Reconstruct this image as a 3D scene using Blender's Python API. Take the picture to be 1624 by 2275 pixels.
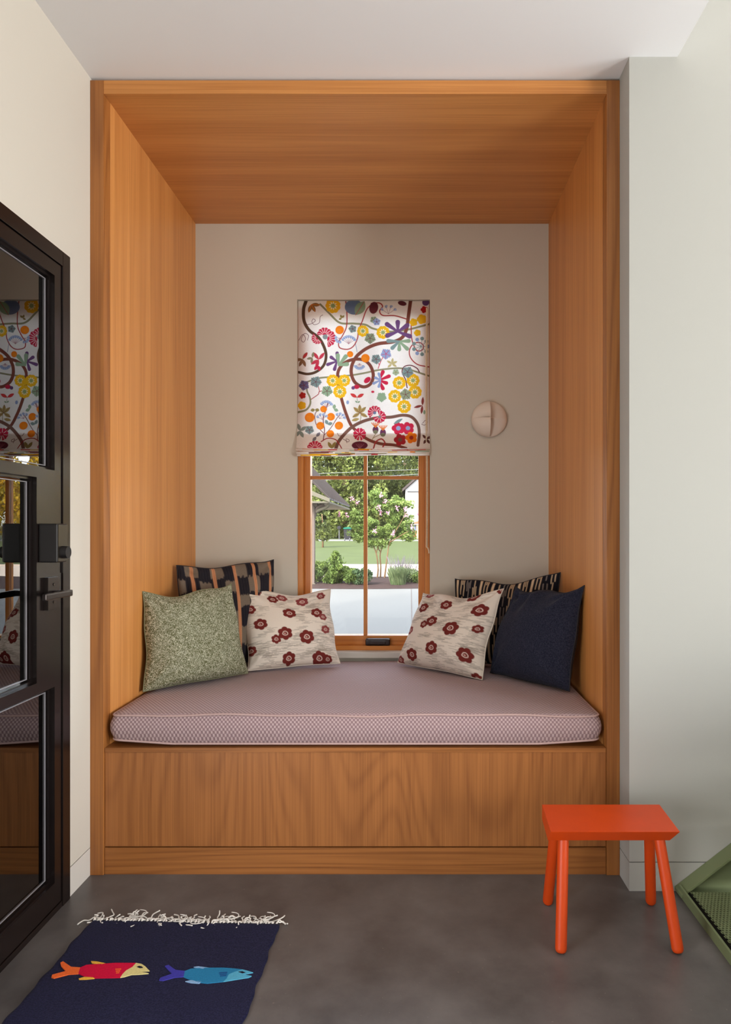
import bpy, bmesh, math, random
import numpy as np
from mathutils import Vector, Matrix, noise as mnoise

for o in list(bpy.data.objects):
    bpy.data.objects.remove(o)
scene = bpy.context.scene
COL = scene.collection
R = math.radians

# ------------------------------------------------------------------ camera, world, lights, exposure
F = 1516.7            # focal length in pixels of the 1624 x 2275 frame
D0 = 2.275            # distance camera -> front face of the alcove (Y = 0)
CAMZ = 1.15
cam = bpy.data.cameras.new('camera')
cam.sensor_fit = 'VERTICAL'; cam.sensor_height = 36.0; cam.sensor_width = 25.7
cam.lens = 36.0 * F / 2275
cam.shift_x = -103.0 / 2275
cam.shift_y = 40.5 / 2275
cam.clip_start = 0.05; cam.clip_end = 400
camo = bpy.data.objects.new('camera', cam); COL.objects.link(camo)
camo.location = (0, -D0, CAMZ); camo.rotation_euler = (R(90), 0, 0)
scene.camera = camo

world = bpy.data.worlds.new('world'); scene.world = world
world.use_nodes = True
wn = world.node_tree.nodes; wl = world.node_tree.links
sky = wn.new('ShaderNodeTexSky'); sky.sky_type = 'NISHITA'
sky.sun_disc = False; sky.sun_elevation = R(38); sky.sun_rotation = R(210)
sky.air_density = 1.0; sky.dust_density = 2.5; sky.ozone_density = 1.0
hs = wn.new('ShaderNodeHueSaturation'); hs.inputs['Saturation'].default_value = 0.45
wl.new(sky.outputs[0], hs.inputs['Color'])
wl.new(hs.outputs[0], wn['Background'].inputs[0])
wn['Background'].inputs[1].default_value = 1.58

def sun_lamp():
    l = bpy.data.lights.new('sun', 'SUN'); l.energy = 2.6; l.angle = R(1.5); l.color = (1.0, 0.95, 0.86)
    o = bpy.data.objects.new('sun', l); COL.objects.link(o)
    # from the left and from behind the house, so that it lights the garden and not the room
    d = Vector((0.40, 0.70, -0.56))
    o.rotation_euler = d.to_track_quat('-Z', 'Y').to_euler()
sun_lamp()

def area(name, loc, to, sx, sy, power, color):
    l = bpy.data.lights.new(name, 'AREA'); l.shape = 'RECTANGLE'; l.size = sx; l.size_y = sy
    l.energy = power; l.color = color
    o = bpy.data.objects.new(name, l); COL.objects.link(o); o.location = loc
    d = Vector(to) - Vector(loc)
    o.rotation_euler = d.to_track_quat('-Z', 'Y').to_euler()
    return o
# daylight through the big stair-hall window (right wall) and an added fill lamp low at the left wall
area('daylight_side_window', (4.56, -1.45, 1.55), (1.6, -1.2, 3.1), 1.5, 1.9, 104, (0.97, 0.98, 1.0))
area('daylight_stair_window', (4.56, -3.8, 1.1), (1.6, -1.4, 3.8), 1.3, 1.9, 150, (1.0, 0.965, 0.91))
area('added_left_fill', (-1.06, -1.75, 0.60), (1.0, -1.75, 0.62), 0.8, 0.9, 23, (0.97, 0.98, 1.0))  # added low fill from the left; opening behind leads to the closed porch

vs = scene.view_settings
vs.view_transform = 'Standard'; vs.look = 'None'; vs.exposure = 0.28; vs.gamma = 1.0
vs.use_curve_mapping = False

# ------------------------------------------------------------------ helpers
def lin(c):
    c = np.asarray(c, float) / 255.0
    return np.where(c <= 0.04045, c / 12.92, ((c + 0.055) / 1.055) ** 2.4)
def rgba(c):
    return tuple(float(v) for v in lin(c)) + (1.0,)

def pt(px, py, d):
    """world point seen at a photo position and a known distance in front of the camera"""
    return Vector(((px - 915) * d / F, d - D0, CAMZ + (1178 - py) * d / F))
def floor_pt(px, py, z=0.0):
    d = (CAMZ - z) * F / (py - 1178)
    return Vector(((px - 915) * d / F, d - D0, z))

def tag(o, label=None, cat=None, group=None, kind=None):
    if label: o['label'] = label
    if cat: o['category'] = cat
    if group: o['group'] = group
    if kind: o['kind'] = kind
    return o

def empty(name, loc, label=None, cat=None, group=None, kind=None):
    o = bpy.data.objects.new(name, None); COL.objects.link(o)
    o.location = loc; o.empty_display_size = 0.05
    return tag(o, label, cat, group, kind)

def put(o, parent):
    """parent, keeping world coordinates (parents are never rotated)"""
    if parent is not None:
        o.parent = parent
        off = Vector(parent.location)
        p = parent.parent
        while p is not None:
            p = p.parent
        o.matrix_parent_inverse = Matrix.Translation(-wloc(parent))
    return o
def wloc(o):
    # all parts are meshes at their parent's origin, so the world place is the location of the top object
    while o.parent is not None:
        if o.location.length > 0: pass
        o = o.parent
    return Vector(o.location)

def link_mesh(name, me, mat, parent=None, smooth=False):
    o = bpy.data.objects.new(name, me); COL.objects.link(o)
    if mat is not None:
        me.materials.append(mat)
    if smooth:
        me.polygons.foreach_set('use_smooth', [True] * len(me.polygons))
    if parent is not None:
        o.parent = parent
        if parent.type == 'EMPTY' and parent.parent is None:
            o.matrix_parent_inverse = Matrix.Translation(-Vector(parent.location))
    return o

def from_bm(name, bm, mat, parent=None, smooth=False):
    me = bpy.data.meshes.new(name); bm.normal_update(); bm.to_mesh(me); bm.free()
    return link_mesh(name, me, mat, parent, smooth)

def pydata(name, v, f, mat, parent=None, smooth=False):
    me = bpy.data.meshes.new(name); me.from_pydata([tuple(p) for p in v], [], [tuple(q) for q in f]); me.update()
    return link_mesh(name, me, mat, parent, smooth)

def add_box(bm, x0, x1, y0, y1, z0, z1):
    vs_ = [bm.verts.new(p) for p in ((x0,y0,z0),(x1,y0,z0),(x1,y1,z0),(x0,y1,z0),(x0,y0,z1),(x1,y0,z1),(x1,y1,z1),(x0,y1,z1))]
    for q in ((0,3,2,1),(4,5,6,7),(0,1,5,4),(1,2,6,5),(2,3,7,6),(3,0,4,7)):
        bm.faces.new([vs_[i] for i in q])
    return vs_
def bevel(bm, w, seg=2):
    bmesh.ops.bevel(bm, geom=list(bm.edges), offset=w, segments=seg, affect='EDGES', profile=0.6)
def box(name, x0, x1, y0, y1, z0, z1, mat, parent=None, bev=0.0, seg=2):
    bm = bmesh.new(); add_box(bm, x0, x1, y0, y1, z0, z1)
    if bev: bevel(bm, bev, seg)
    return from_bm(name, bm, mat, parent)
def boxes(name, lst, mat, parent=None):
    bm = bmesh.new()
    for b in lst: add_box(bm, *b)
    return from_bm(name, bm, mat, parent)
def prism(name, poly, axis, a0, a1, mat, parent=None, bev=0.0):
    """polygon (pairs) extruded along an axis: 'y' -> pairs are (x,z); 'x' -> (y,z); 'z' -> (x,y)"""
    def mk(p, a):
        return {'y': (p[0], a, p[1]), 'x': (a, p[0], p[1]), 'z': (p[0], p[1], a)}[axis]
    n = len(poly)
    bm = bmesh.new()
    A = [bm.verts.new(mk(p, a0)) for p in poly]; B = [bm.verts.new(mk(p, a1)) for p in poly]
    bm.faces.new(A); bm.faces.new(B[::-1])
    for i in range(n):
        bm.faces.new([A[i], B[i], B[(i+1) % n], A[(i+1) % n]])
    bmesh.ops.recalc_face_normals(bm, faces=list(bm.faces))
    if bev: bevel(bm, bev, 2)
    return from_bm(name, bm, mat, parent)

def tube_data(pts, rad, seg=8, closed=False, caps=True):
    pts = [Vector(p) for p in pts]; n = len(pts)
    rads = rad if hasattr(rad, '__len__') else [rad] * n
    v = []; f = []
    ref = None
    for i, p in enumerate(pts):
        a = pts[(i-1) % n] if (closed or i > 0) else pts[i]
        b = pts[(i+1) % n] if (closed or i < n-1) else pts[i]
        t = (b - a)
        t = t.normalized() if t.length > 1e-9 else Vector((0,0,1))
        if ref is None:
            ref = Vector((0,0,1)) if abs(t.z) < 0.9 else Vector((1,0,0))
        s = t.cross(ref)
        s = s.normalized() if s.length > 1e-6 else Vector((1,0,0))
        u = s.cross(t).normalized(); ref = u
        for k in range(seg):
            an = 2*math.pi*k/seg
            v.append(p + (s*math.cos(an) + u*math.sin(an)) * rads[i])
    m = n if closed else n-1
    for i in range(m):
        for k in range(seg):
            j = (i+1) % n
            f.append((i*seg+k, i*seg+(k+1)%seg, j*seg+(k+1)%seg, j*seg+k))
    if caps and not closed:
        f.append(tuple(range(seg))[::-1]); f.append(tuple((n-1)*seg+k for k in range(seg)))
    return v, f
def tube(name, pts, rad, mat, parent=None, seg=8, closed=False):
    v, f = tube_data(pts, rad, seg, closed)
    return pydata(name, v, f, mat, parent, True)
def merge(lst):
    v = []; f = []
    for a, b in lst:
        o = len(v); v += list(a); f += [tuple(i+o for i in q) for q in b]
    return v, f
def spline(pts, n=12, closed=False):
    P = [np.array(p, float) for p in pts]; out = []
    m = len(P)
    for i in range(m if closed else m-1):
        if closed:
            p0, p1, p2, p3 = P[(i-1)%m], P[i], P[(i+1)%m], P[(i+2)%m]
        else:
            p0 = P[i-1] if i > 0 else 2*P[0]-P[1]; p1 = P[i]; p2 = P[i+1]
            p3 = P[i+2] if i+2 < m else 2*P[-1]-P[-2]
        for k in range(n):
            t = k/n
            out.append(0.5*((2*p1)+(-p0+p2)*t+(2*p0-5*p1+4*p2-p3)*t*t+(-p0+3*p1-3*p2+p3)*t**3))
    if not closed: out.append(P[-1])
    return out

# ------------------------------------------------------------------ materials
def newmat(name):
    m = bpy.data.materials.new(name); m.use_nodes = True
    nt = m.node_tree; b = nt.nodes['Principled BSDF']
    return m, nt, b
def plain(name, col, rough=0.6, metal=0.0, bump=0.0, bscale=200, var=0.0, vscale=6, spec=0.5):
    m, nt, b = newmat(name)
    b.inputs['Roughness'].default_value = rough; b.inputs['Metallic'].default_value = metal
    b.inputs['Specular IOR Level'].default_value = spec
    b.inputs['Base Color'].default_value = rgba(col)
    tc = nt.nodes.new('ShaderNodeTexCoord')
    if var:
        n = nt.nodes.new('ShaderNodeTexNoise'); n.inputs['Scale'].default_value = vscale; n.inputs['Detail'].default_value = 5
        nt.links.new(tc.outputs['Object'], n.inputs['Vector'])
        mx = nt.nodes.new('ShaderNodeMix'); mx.data_type = 'RGBA'
        c = np.array(col, float)
        mx.inputs[6].default_value = rgba(np.clip(c*(1-var), 0, 255)); mx.inputs[7].default_value = rgba(np.clip(c*(1+var), 0, 255))
        nt.links.new(n.outputs['Fac'], mx.inputs[0]); nt.links.new(mx.outputs[2], b.inputs['Base Color'])
    if bump:
        n2 = nt.nodes.new('ShaderNodeTexNoise'); n2.inputs['Scale'].default_value = bscale; n2.inputs['Detail'].default_value = 3
        nt.links.new(tc.outputs['Object'], n2.inputs['Vector'])
        bp = nt.nodes.new('ShaderNodeBump'); bp.inputs['Strength'].default_value = bump; bp.inputs['Distance'].default_value = 0.002
        nt.links.new(n2.outputs['Fac'], bp.inputs['Height']); nt.links.new(bp.outputs[0], b.inputs['Normal'])
    return m
def math_node(nt, op, a, bv=None, c=None):
    n = nt.nodes.new('ShaderNodeMath'); n.operation = op
    for i, x in enumerate((a, bv, c)):
        if x is None: continue
        if isinstance(x, (int, float)): n.inputs[i].default_value = x
        else: nt.links.new(x, n.inputs[i])
    return n.outputs[0]
def wood(name, axis, light=(214,148,82), dark=(176,110,52), rings=9.0, across=5.0, along=0.35, seed=0.0, rough=0.42, ringmix=0.5):
    m, nt, b = newmat(name)
    tc = nt.nodes.new('ShaderNodeTexCoord')
    def mapped(sa, sl):
        mp = nt.nodes.new('ShaderNodeMapping')
        s = [sa, sa, sa]; s['xyz'.index(axis)] = sl
        mp.inputs['Scale'].default_value = s; mp.inputs['Location'].default_value = (seed, seed*1.7, seed*0.3)
        nt.links.new(tc.outputs['Object'], mp.inputs['Vector'])
        return mp.outputs[0]
    n1 = nt.nodes.new('ShaderNodeTexNoise'); n1.inputs['Scale'].default_value = 1.0; n1.inputs['Detail'].default_value = 1.5
    n1.inputs['Roughness'].default_value = 0.35
    nt.links.new(mapped(across, along), n1.inputs['Vector'])
    n2 = nt.nodes.new('ShaderNodeTexNoise'); n2.inputs['Scale'].default_value = 1.0; n2.inputs['Detail'].default_value = 4
    nt.links.new(mapped(210, 2.2), n2.inputs['Vector'])
    n3 = nt.nodes.new('ShaderNodeTexNoise'); n3.inputs['Scale'].default_value = 1.0; n3.inputs['Detail'].default_value = 2
    nt.links.new(mapped(28, 0.5), n3.inputs['Vector'])
    r = math_node(nt, 'MULTIPLY', n1.outputs['Fac'], rings)
    r = math_node(nt, 'SINE', math_node(nt, 'MULTIPLY', r, 6.2832))
    r = math_node(nt, 'POWER', math_node(nt, 'MULTIPLY_ADD', r, 0.5, 0.5), 2.6)
    t = math_node(nt, 'MULTIPLY', r, ringmix)
    st = math_node(nt, 'MULTIPLY_ADD', n2.outputs['Fac'], 1.5, -0.75)
    t = math_node(nt, 'ADD', t, st)
    s3 = math_node(nt, 'MULTIPLY_ADD', n3.outputs['Fac'], 0.8, -0.18)
    t = math_node(nt, 'ADD', t, s3)
    mx = nt.nodes.new('ShaderNodeMix'); mx.data_type = 'RGBA'; mx.clamp_factor = True
    mx.inputs[6].default_value = rgba(light); mx.inputs[7].default_value = rgba(dark)
    nt.links.new(t, mx.inputs[0]); nt.links.new(mx.outputs[2], b.inputs['Base Color'])
    b.inputs['Roughness'].default_value = rough
    bp = nt.nodes.new('ShaderNodeBump'); bp.inputs['Strength'].default_value = 0.12; bp.inputs['Distance'].default_value = 0.001
    nt.links.new(n2.outputs['Fac'], bp.inputs['Height']); nt.links.new(bp.outputs[0], b.inputs['Normal'])
    return m
def glass(name, tint=(0.97,0.98,0.97), refl=1.5, boost=1.0):
    m = bpy.data.materials.new(name); m.use_nodes = True; nt = m.node_tree
    for n in list(nt.nodes):
        if n.type != 'OUTPUT_MATERIAL': nt.nodes.remove(n)
    out = [n for n in nt.nodes if n.type == 'OUTPUT_MATERIAL'][0]
    tr = nt.nodes.new('ShaderNodeBsdfTransparent'); tr.inputs[0].default_value = (*tint, 1)
    gl = nt.nodes.new('ShaderNodeBsdfGlossy'); gl.inputs['Roughness'].default_value = 0.0
    fr = nt.nodes.new('ShaderNodeFresnel'); fr.inputs['IOR'].default_value = refl
    mx = nt.nodes.new('ShaderNodeMixShader')
    k = math_node(nt, 'MULTIPLY', fr.outputs[0], boost)
    nt.links.new(k, mx.inputs[0]); nt.links.new(tr.outputs[0], mx.inputs[1]); nt.links.new(gl.outputs[0], mx.inputs[2])
    nt.links.new(mx.outputs[0], out.inputs[0])
    return m
def attr_fabric(name, rough=0.9, translucent=0.0, bump=0.15, bscale=900, spec=0.1):
    """cloth whose printed colours are stored on the mesh"""
    m, nt, b = newmat(name)
    at = nt.nodes.new('ShaderNodeAttribute'); at.attribute_name = 'print'
    nt.links.new(at.outputs['Color'], b.inputs['Base Color'])
    b.inputs['Roughness'].default_value = rough; b.inputs['Specular IOR Level'].default_value = spec
    tc = nt.nodes.new('ShaderNodeTexCoord')
    n2 = nt.nodes.new('ShaderNodeTexNoise'); n2.inputs['Scale'].default_value = bscale
    nt.links.new(tc.outputs['Object'], n2.inputs['Vector'])
    bp = nt.nodes.new('ShaderNodeBump'); bp.inputs['Strength'].default_value = bump; bp.inputs['Distance'].default_value = 0.001
    nt.links.new(n2.outputs['Fac'], bp.inputs['Height']); nt.links.new(bp.outputs[0], b.inputs['Normal'])
    if translucent:
        tl = nt.nodes.new('ShaderNodeBsdfTranslucent'); nt.links.new(at.outputs['Color'], tl.inputs[0])
        mx = nt.nodes.new('ShaderNodeMixShader'); mx.inputs[0].default_value = translucent
        out = [n for n in nt.nodes if n.type == 'OUTPUT_MATERIAL'][0]
        nt.links.new(b.outputs[0], mx.inputs[1]); nt.links.new(tl.outputs[0], mx.inputs[2]); nt.links.new(mx.outputs[0], out.inputs[0])
    return m
def leafmat(name, c0, c1, scale=3.0, rough=0.55, trans=0.3):
    m, nt, b = newmat(name)
    tc = nt.nodes.new('ShaderNodeTexCoord')
    n = nt.nodes.new('ShaderNodeTexNoise'); n.inputs['Scale'].default_value = scale; n.inputs['Detail'].default_value = 6; n.inputs['Roughness'].default_value = 0.75
    nt.links.new(tc.outputs['Object'], n.inputs['Vector'])
    rp = nt.nodes.new('ShaderNodeValToRGB'); rp.color_ramp.elements[0].position = 0.34; rp.color_ramp.elements[1].position = 0.66
    rp.color_ramp.elements[0].color = rgba(c0); rp.color_ramp.elements[1].color = rgba(c1)
    nt.links.new(n.outputs['Fac'], rp.inputs[0]); nt.links.new(rp.outputs[0], b.inputs['Base Color'])
    b.inputs['Roughness'].default_value = rough; b.inputs['Specular IOR Level'].default_value = 0.2
    tl = nt.nodes.new('ShaderNodeBsdfTranslucent'); nt.links.new(rp.outputs[0], tl.inputs[0])
    mx = nt.nodes.new('ShaderNodeMixShader'); mx.inputs[0].default_value = trans
    out = [q for q in nt.nodes if q.type == 'OUTPUT_MATERIAL'][0]
    nt.links.new(b.outputs[0], mx.inputs[1]); nt.links.new(tl.outputs[0], mx.inputs[2]); nt.links.new(mx.outputs[0], out.inputs[0])
    return m

M = {}
M['wall'] = plain('white_wall_paint', (208, 202, 190), 0.75, bump=0.03, bscale=350, spec=0.2)
M['wallr'] = plain('dimmed_white_wall_paint', (176, 176, 171), 0.75, bump=0.03, bscale=350, spec=0.2)  # right wall tone lowered in the colour to offset strong light on it
M['ceil'] = plain('white_ceiling_paint', (240, 240, 241), 0.85, bump=0.02, bscale=350, spec=0.2)
M['base'] = plain('white_baseboard_paint', (212, 208, 200), 0.5)
M['gap'] = plain('shadow_gap', (30, 26, 24), 0.9)
M['oakz'] = wood('oak_vertical_grain', 'z', rings=5, across=3.0, along=0.12, ringmix=0.25)
M['oakx'] = wood('oak_horizontal_grain', 'x', rings=5, across=3.0, along=0.10, ringmix=0.30, seed=3.1)
M['oaky'] = wood('oak_depth_grain', 'y', rings=6, across=4.0, along=0.2, ringmix=0.3, seed=1.1)
M['oakpanel_shaded'] = wood('oak_cathedral_veneer_shaded', 'z', light=(172,110,58), dark=(130,77,37), rings=26, across=2.6, along=0.55, ringmix=0.30, seed=5.3)  # darkened oak: shade on the bench front is put into the colour
M['oaktoe_shaded'] = wood('oak_toe_board_shaded', 'x', light=(168,107,54), dark=(126,74,33), rings=12, across=9, along=0.5, ringmix=0.4, seed=7.7)  # same oak, darkened to paint in the shade low on the bench
M['oakpost_shaded'] = wood('oak_post_shaded', 'z', light=(172,110,54), dark=(134,80,36), rings=9, across=8, along=0.5, ringmix=0.5, seed=2.2)  # oak toned down, with the posts' shade put into the colour
M['fir'] = wood('fir_window_frame', 'z', light=(214,138,62), dark=(182,104,38), rings=6, across=12, along=0.3, ringmix=0.4, seed=9.1, rough=0.35)
M['firx'] = wood('fir_window_rail', 'x', light=(214,138,62), dark=(182,104,38), rings=6, across=12, along=0.3, ringmix=0.4, seed=4.4, rough=0.35)
M['bronze'] = plain('dark_bronze_paint', (24, 18, 17), 0.24, bump=0.01, bscale=300, spec=0.45)
M['bronzehw'] = plain('dark_bronze_hardware', (48, 41, 39), 0.28, metal=0.5)
M['lockblack'] = plain('black_lock_plastic', (20, 16, 16), 0.55)
M['lockface'] = plain('satin_lock_face', (70, 64, 58), 0.25, metal=0.8)
M['glass'] = glass('window_glass', (0.97, 0.985, 0.98), 1.45, 0.9)
M['doorglass'] = glass('coated_door_glass', (0.62, 0.60, 0.60), 1.8, 1.7)
M['spacer'] = plain('glass_spacer', (168, 165, 172), 0.35, metal=0.4)
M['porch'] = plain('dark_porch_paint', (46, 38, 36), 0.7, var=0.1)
M['orange'] = plain('orange_lacquer', (212, 70, 8), 0.42, bump=0.04, bscale=150, var=0.04, vscale=12)
M['green'] = plain('olive_green_steel', (112, 122, 86), 0.5, bump=0.02, bscale=120)
M['sconce'] = plain('sconce_ceramic', (226, 214, 202), 0.6, spec=0.3)
M['crank'] = plain('dark_crank_plastic', (42, 28, 28), 0.3)
M['chain'] = plain('cord_bead', (232, 214, 186), 0.5)
M['fringe'] = plain('cotton_fringe', (226, 221, 214), 0.95, bump=0.3, bscale=900)

def concrete_floor():
    m, nt, b = newmat('polished_concrete')
    tc = nt.nodes.new('ShaderNodeTexCoord')
    n = nt.nodes.new('ShaderNodeTexNoise'); n.inputs['Scale'].default_value = 3.0; n.inputs['Detail'].default_value = 9; n.inputs['Roughness'].default_value = 0.65
    nt.links.new(tc.outputs['Object'], n.inputs['Vector'])
    rp = nt.nodes.new('ShaderNodeValToRGB'); rp.color_ramp.elements[0].position = 0.30; rp.color_ramp.elements[1].position = 0.72
    rp.color_ramp.elements[0].color = rgba((70, 67, 66)); rp.color_ramp.elements[1].color = rgba((114, 110, 108))
    nt.links.new(n.outputs['Fac'], rp.inputs[0])
    v = nt.nodes.new('ShaderNodeTexNoise'); v.inputs['Scale'].default_value = 120; v.inputs['Detail'].default_value = 2
    nt.links.new(tc.outputs['Object'], v.inputs['Vector'])
    sp = math_node(nt, 'GREATER_THAN', v.outputs['Fac'], 0.74)
    mx = nt.nodes.new('ShaderNodeMix'); mx.data_type = 'RGBA'
    nt.links.new(math_node(nt, 'MULTIPLY', sp, 0.35), mx.inputs[0]); nt.links.new(rp.outputs[0], mx.inputs[6]); mx.inputs[7].default_value = rgba((165, 158, 150))
    nt.links.new(mx.outputs[2], b.inputs['Base Color'])
    rr = nt.nodes.new('ShaderNodeMapRange'); rr.inputs[3].default_value = 0.30; rr.inputs[4].default_value = 0.48
    nt.links.new(n.outputs['Fac'], rr.inputs[0]); nt.links.new(rr.outputs[0], b.inputs['Roughness'])
    return m
M['floor'] = concrete_floor()

def cushion_mat():
    m, nt, b = newmat('mauve_woven_cushion')
    tc = nt.nodes.new('ShaderNodeTexCoord'); sx = nt.nodes.new('ShaderNodeSeparateXYZ')
    nt.links.new(tc.outputs['Object'], sx.inputs[0])
    k = math.pi / 0.0066
    vv = math_node(nt, 'ADD', sx.outputs[1], sx.outputs[2])
    a = math_node(nt, 'SINE', math_node(nt, 'MULTIPLY', sx.outputs[0], k))
    c = math_node(nt, 'SINE', math_node(nt, 'MULTIPLY', vv, k * 0.72))
    d = math_node(nt, 'MULTIPLY', a, c)
    d = math_node(nt, 'MULTIPLY_ADD', d, 1.6, 0.35)
    n = nt.nodes.new('ShaderNodeTexNoise'); n.inputs['Scale'].default_value = 4; nt.links.new(tc.outputs['Object'], n.inputs['Vector'])
    mx = nt.nodes.new('ShaderNodeMix'); mx.data_type = 'RGBA'; mx.clamp_factor = True
    mx.inputs[6].default_value = rgba((146, 120, 124)); mx.inputs[7].default_value = rgba((192, 168, 168))
    nt.links.new(d, mx.inputs[0]); nt.links.new(mx.outputs[2], b.inputs['Base Color'])
    b.inputs['Roughness'].default_value = 0.9; b.inputs['Specular IOR Level'].default_value = 0.15
    b.inputs['Sheen Weight'].default_value = 0.15
    bp = nt.nodes.new('ShaderNodeBump'); bp.inputs['Strength'].default_value = 0.35; bp.inputs['Distance'].default_value = 0.0015
    nt.links.new(d, bp.inputs['Height']); nt.links.new(bp.outputs[0], b.inputs['Normal'])
    return m
M['cushion'] = cushion_mat()

def boucle_mat():
    m, nt, b = newmat('green_boucle')
    uv = nt.nodes.new('ShaderNodeUVMap')
    n = nt.nodes.new('ShaderNodeTexNoise'); n.inputs['Scale'].default_value = 46; n.inputs['Detail'].default_value = 1.0; n.inputs['Distortion'].default_value = 1.6
    nt.links.new(uv.outputs[0], n.inputs['Vector'])
    t = math_node(nt, 'ABSOLUTE', math_node(nt, 'SUBTRACT', n.outputs['Fac'], 0.5))
    t = math_node(nt, 'SUBTRACT', 1.0, math_node(nt, 'MULTIPLY', t, 13.0))
    mx = nt.nodes.new('ShaderNodeMix'); mx.data_type = 'RGBA'; mx.clamp_factor = True
    mx.inputs[6].default_value = rgba((104, 106, 76)); mx.inputs[7].default_value = rgba((212, 212, 190))
    nt.links.new(t, mx.inputs[0]); nt.links.new(mx.outputs[2], b.inputs['Base Color'])
    b.inputs['Roughness'].default_value = 0.95; b.inputs['Specular IOR Level'].default_value = 0.1
    bp = nt.nodes.new('ShaderNodeBump'); bp.inputs['Strength'].default_value = 0.5; bp.inputs['Distance'].default_value = 0.002
    nt.links.new(t, bp.inputs['Height']); nt.links.new(bp.outputs[0], b.inputs['Normal'])
    return m
M['boucle'] = boucle_mat()
def wool_mat(name, c, c2, scale=220):
    m, nt, b = newmat(name)
    tc = nt.nodes.new('ShaderNodeTexCoord')
    n = nt.nodes.new('ShaderNodeTexNoise'); n.inputs['Scale'].default_value = scale; n.inputs['Detail'].default_value = 4
    nt.links.new(tc.outputs['Object'], n.inputs['Vector'])
    rp = nt.nodes.new('ShaderNodeValToRGB'); rp.color_ramp.elements[0].position = 0.35; rp.color_ramp.elements[1].position = 0.7
    rp.color_ramp.elements[0].color = rgba(c); rp.color_ramp.elements[1].color = rgba(c2)
    nt.links.new(n.outputs['Fac'], rp.inputs[0]); nt.links.new(rp.outputs[0], b.inputs['Base Color'])
    b.inputs['Roughness'].default_value = 0.95; b.inputs['Specular IOR Level'].default_value = 0.1; b.inputs['Sheen Weight'].default_value = 0.04
    bp = nt.nodes.new('ShaderNodeBump'); bp.inputs['Strength'].default_value = 0.6; bp.inputs['Distance'].default_value = 0.002
    nt.links.new(n.outputs['Fac'], bp.inputs['Height']); nt.links.new(bp.outputs[0], b.inputs['Normal'])
    return m
M['navywool'] = wool_mat('navy_wool', (30, 32, 46), (52, 54, 70))
M['rug'] = wool_mat('indigo_rug_weave', (20, 20, 44), (38, 38, 70), 260)
M['print'] = attr_fabric('printed_cotton')
M['blind'] = attr_fabric('printed_linen_blind', translucent=0.60)
M['creampipe'] = plain('cream_piping', (214, 205, 192), 0.9)
M['darkpipe'] = plain('dark_seam', (36, 34, 40), 0.9)
M['greenpipe'] = plain('green_seam', (120, 120, 92), 0.95)
M['mauvepipe'] = plain('mauve_piping', (196, 166, 162), 0.9, bump=0.5, bscale=700)

# ------------------------------------------------------------------ room shell
XL = -1.0725; XR = 0.693; YR = -0.099; ZC = 2.65; XC = 0.8465; YB = 0.966
NL = -1.0275; NR = 0.6495; NT = 2.605           # inner faces of the oak alcove
REAR = -4.6; XF = 4.6; ZV = 4.6
DY0, DY1, DZ = -1.24, -0.143, 2.002              # door opening in the left wall
WX0, WX1, WZ0, WZ1 = -0.545, 0.0855, 0.575, 2.246
def struct(o): o['kind'] = 'structure'; return o

struct(box('floor', -1.25, XF+0.1, REAR-0.1, 1.12, -0.12, 0.0, M['floor']))
wl_o = boxes('wall_left', [(-1.25, XL, REAR, -2.2, 0.0935, ZC+0.02), (-1.25, XL, -1.3, DY0, 0.0935, ZC+0.02), (-1.25, XL, -2.2, -1.3, 1.1, ZC+0.02), (-1.25, XL, DY1, 0.0, 0.0935, ZC+0.02),
                    (-1.25, XL, DY0, DY1, DZ, ZC+0.02), (-1.25, XL, 0.0, 1.12, 0.0, ZC+0.3)], M['wall']); struct(wl_o)
bl = boxes('baseboard_left', [(-1.25, XL, REAR, DY0, 0, 0.0905), (-1.25, XL, DY1, 0.0, 0, 0.0905)], M['base']); struct(bl)
struct(boxes('trim_1', [(-1.25, XL-0.006, REAR, DY0, 0.0905, 0.0935), (-1.25, XL-0.006, DY1, 0.0, 0.0905, 0.0935)], M['gap']))
struct(boxes('wall_back', [(XL, WX0, YB, 1.12, 0.0, 2.75), (WX1, XR, YB, 1.12, 0.0, 2.75),
                    (WX0, WX1, YB, 1.12, 0.0, WZ0), (WX0, WX1, YB, 1.12, WZ1, 2.75)], M['wall']))
struct(boxes('wall_right', [(XR, XF, YR, 1.12, 0.0935, ZV)], M['wallr']))
struct(box('baseboard_right', XR, XF, YR, 1.12, 0.0, 0.0905, M['wallr']))
struct(box('trim_2', XR+0.006, XF, YR+0.006, 1.12, 0.0905, 0.0935, M['gap']))
# ceiling: flat, with a narrow skim strip that dips to the oak head rail
bmc = bmesh.new()
add_box(bmc, -1.25, XC, REAR, -0.034, ZC+0.009, ZC+0.3)
vv = add_box(bmc, -1.25, XC, -0.034, 1.12, ZC, ZC+0.3)
for q in vv:
    if q.co.z < ZC+0.01 and q.co.y < -0.03: q.co.z = ZC+0.009
struct(from_bm('ceiling', bmc, M['ceil']))
struct(box('wall_bulkhead', XC-0.15, XC, REAR, YR, ZC+0.3, ZV, M['wall']))
struct(box('ceiling_stairwell', XC-0.15, XF+0.1, REAR-0.1, 1.12, ZV, ZV+0.1, M['ceil']))
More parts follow.
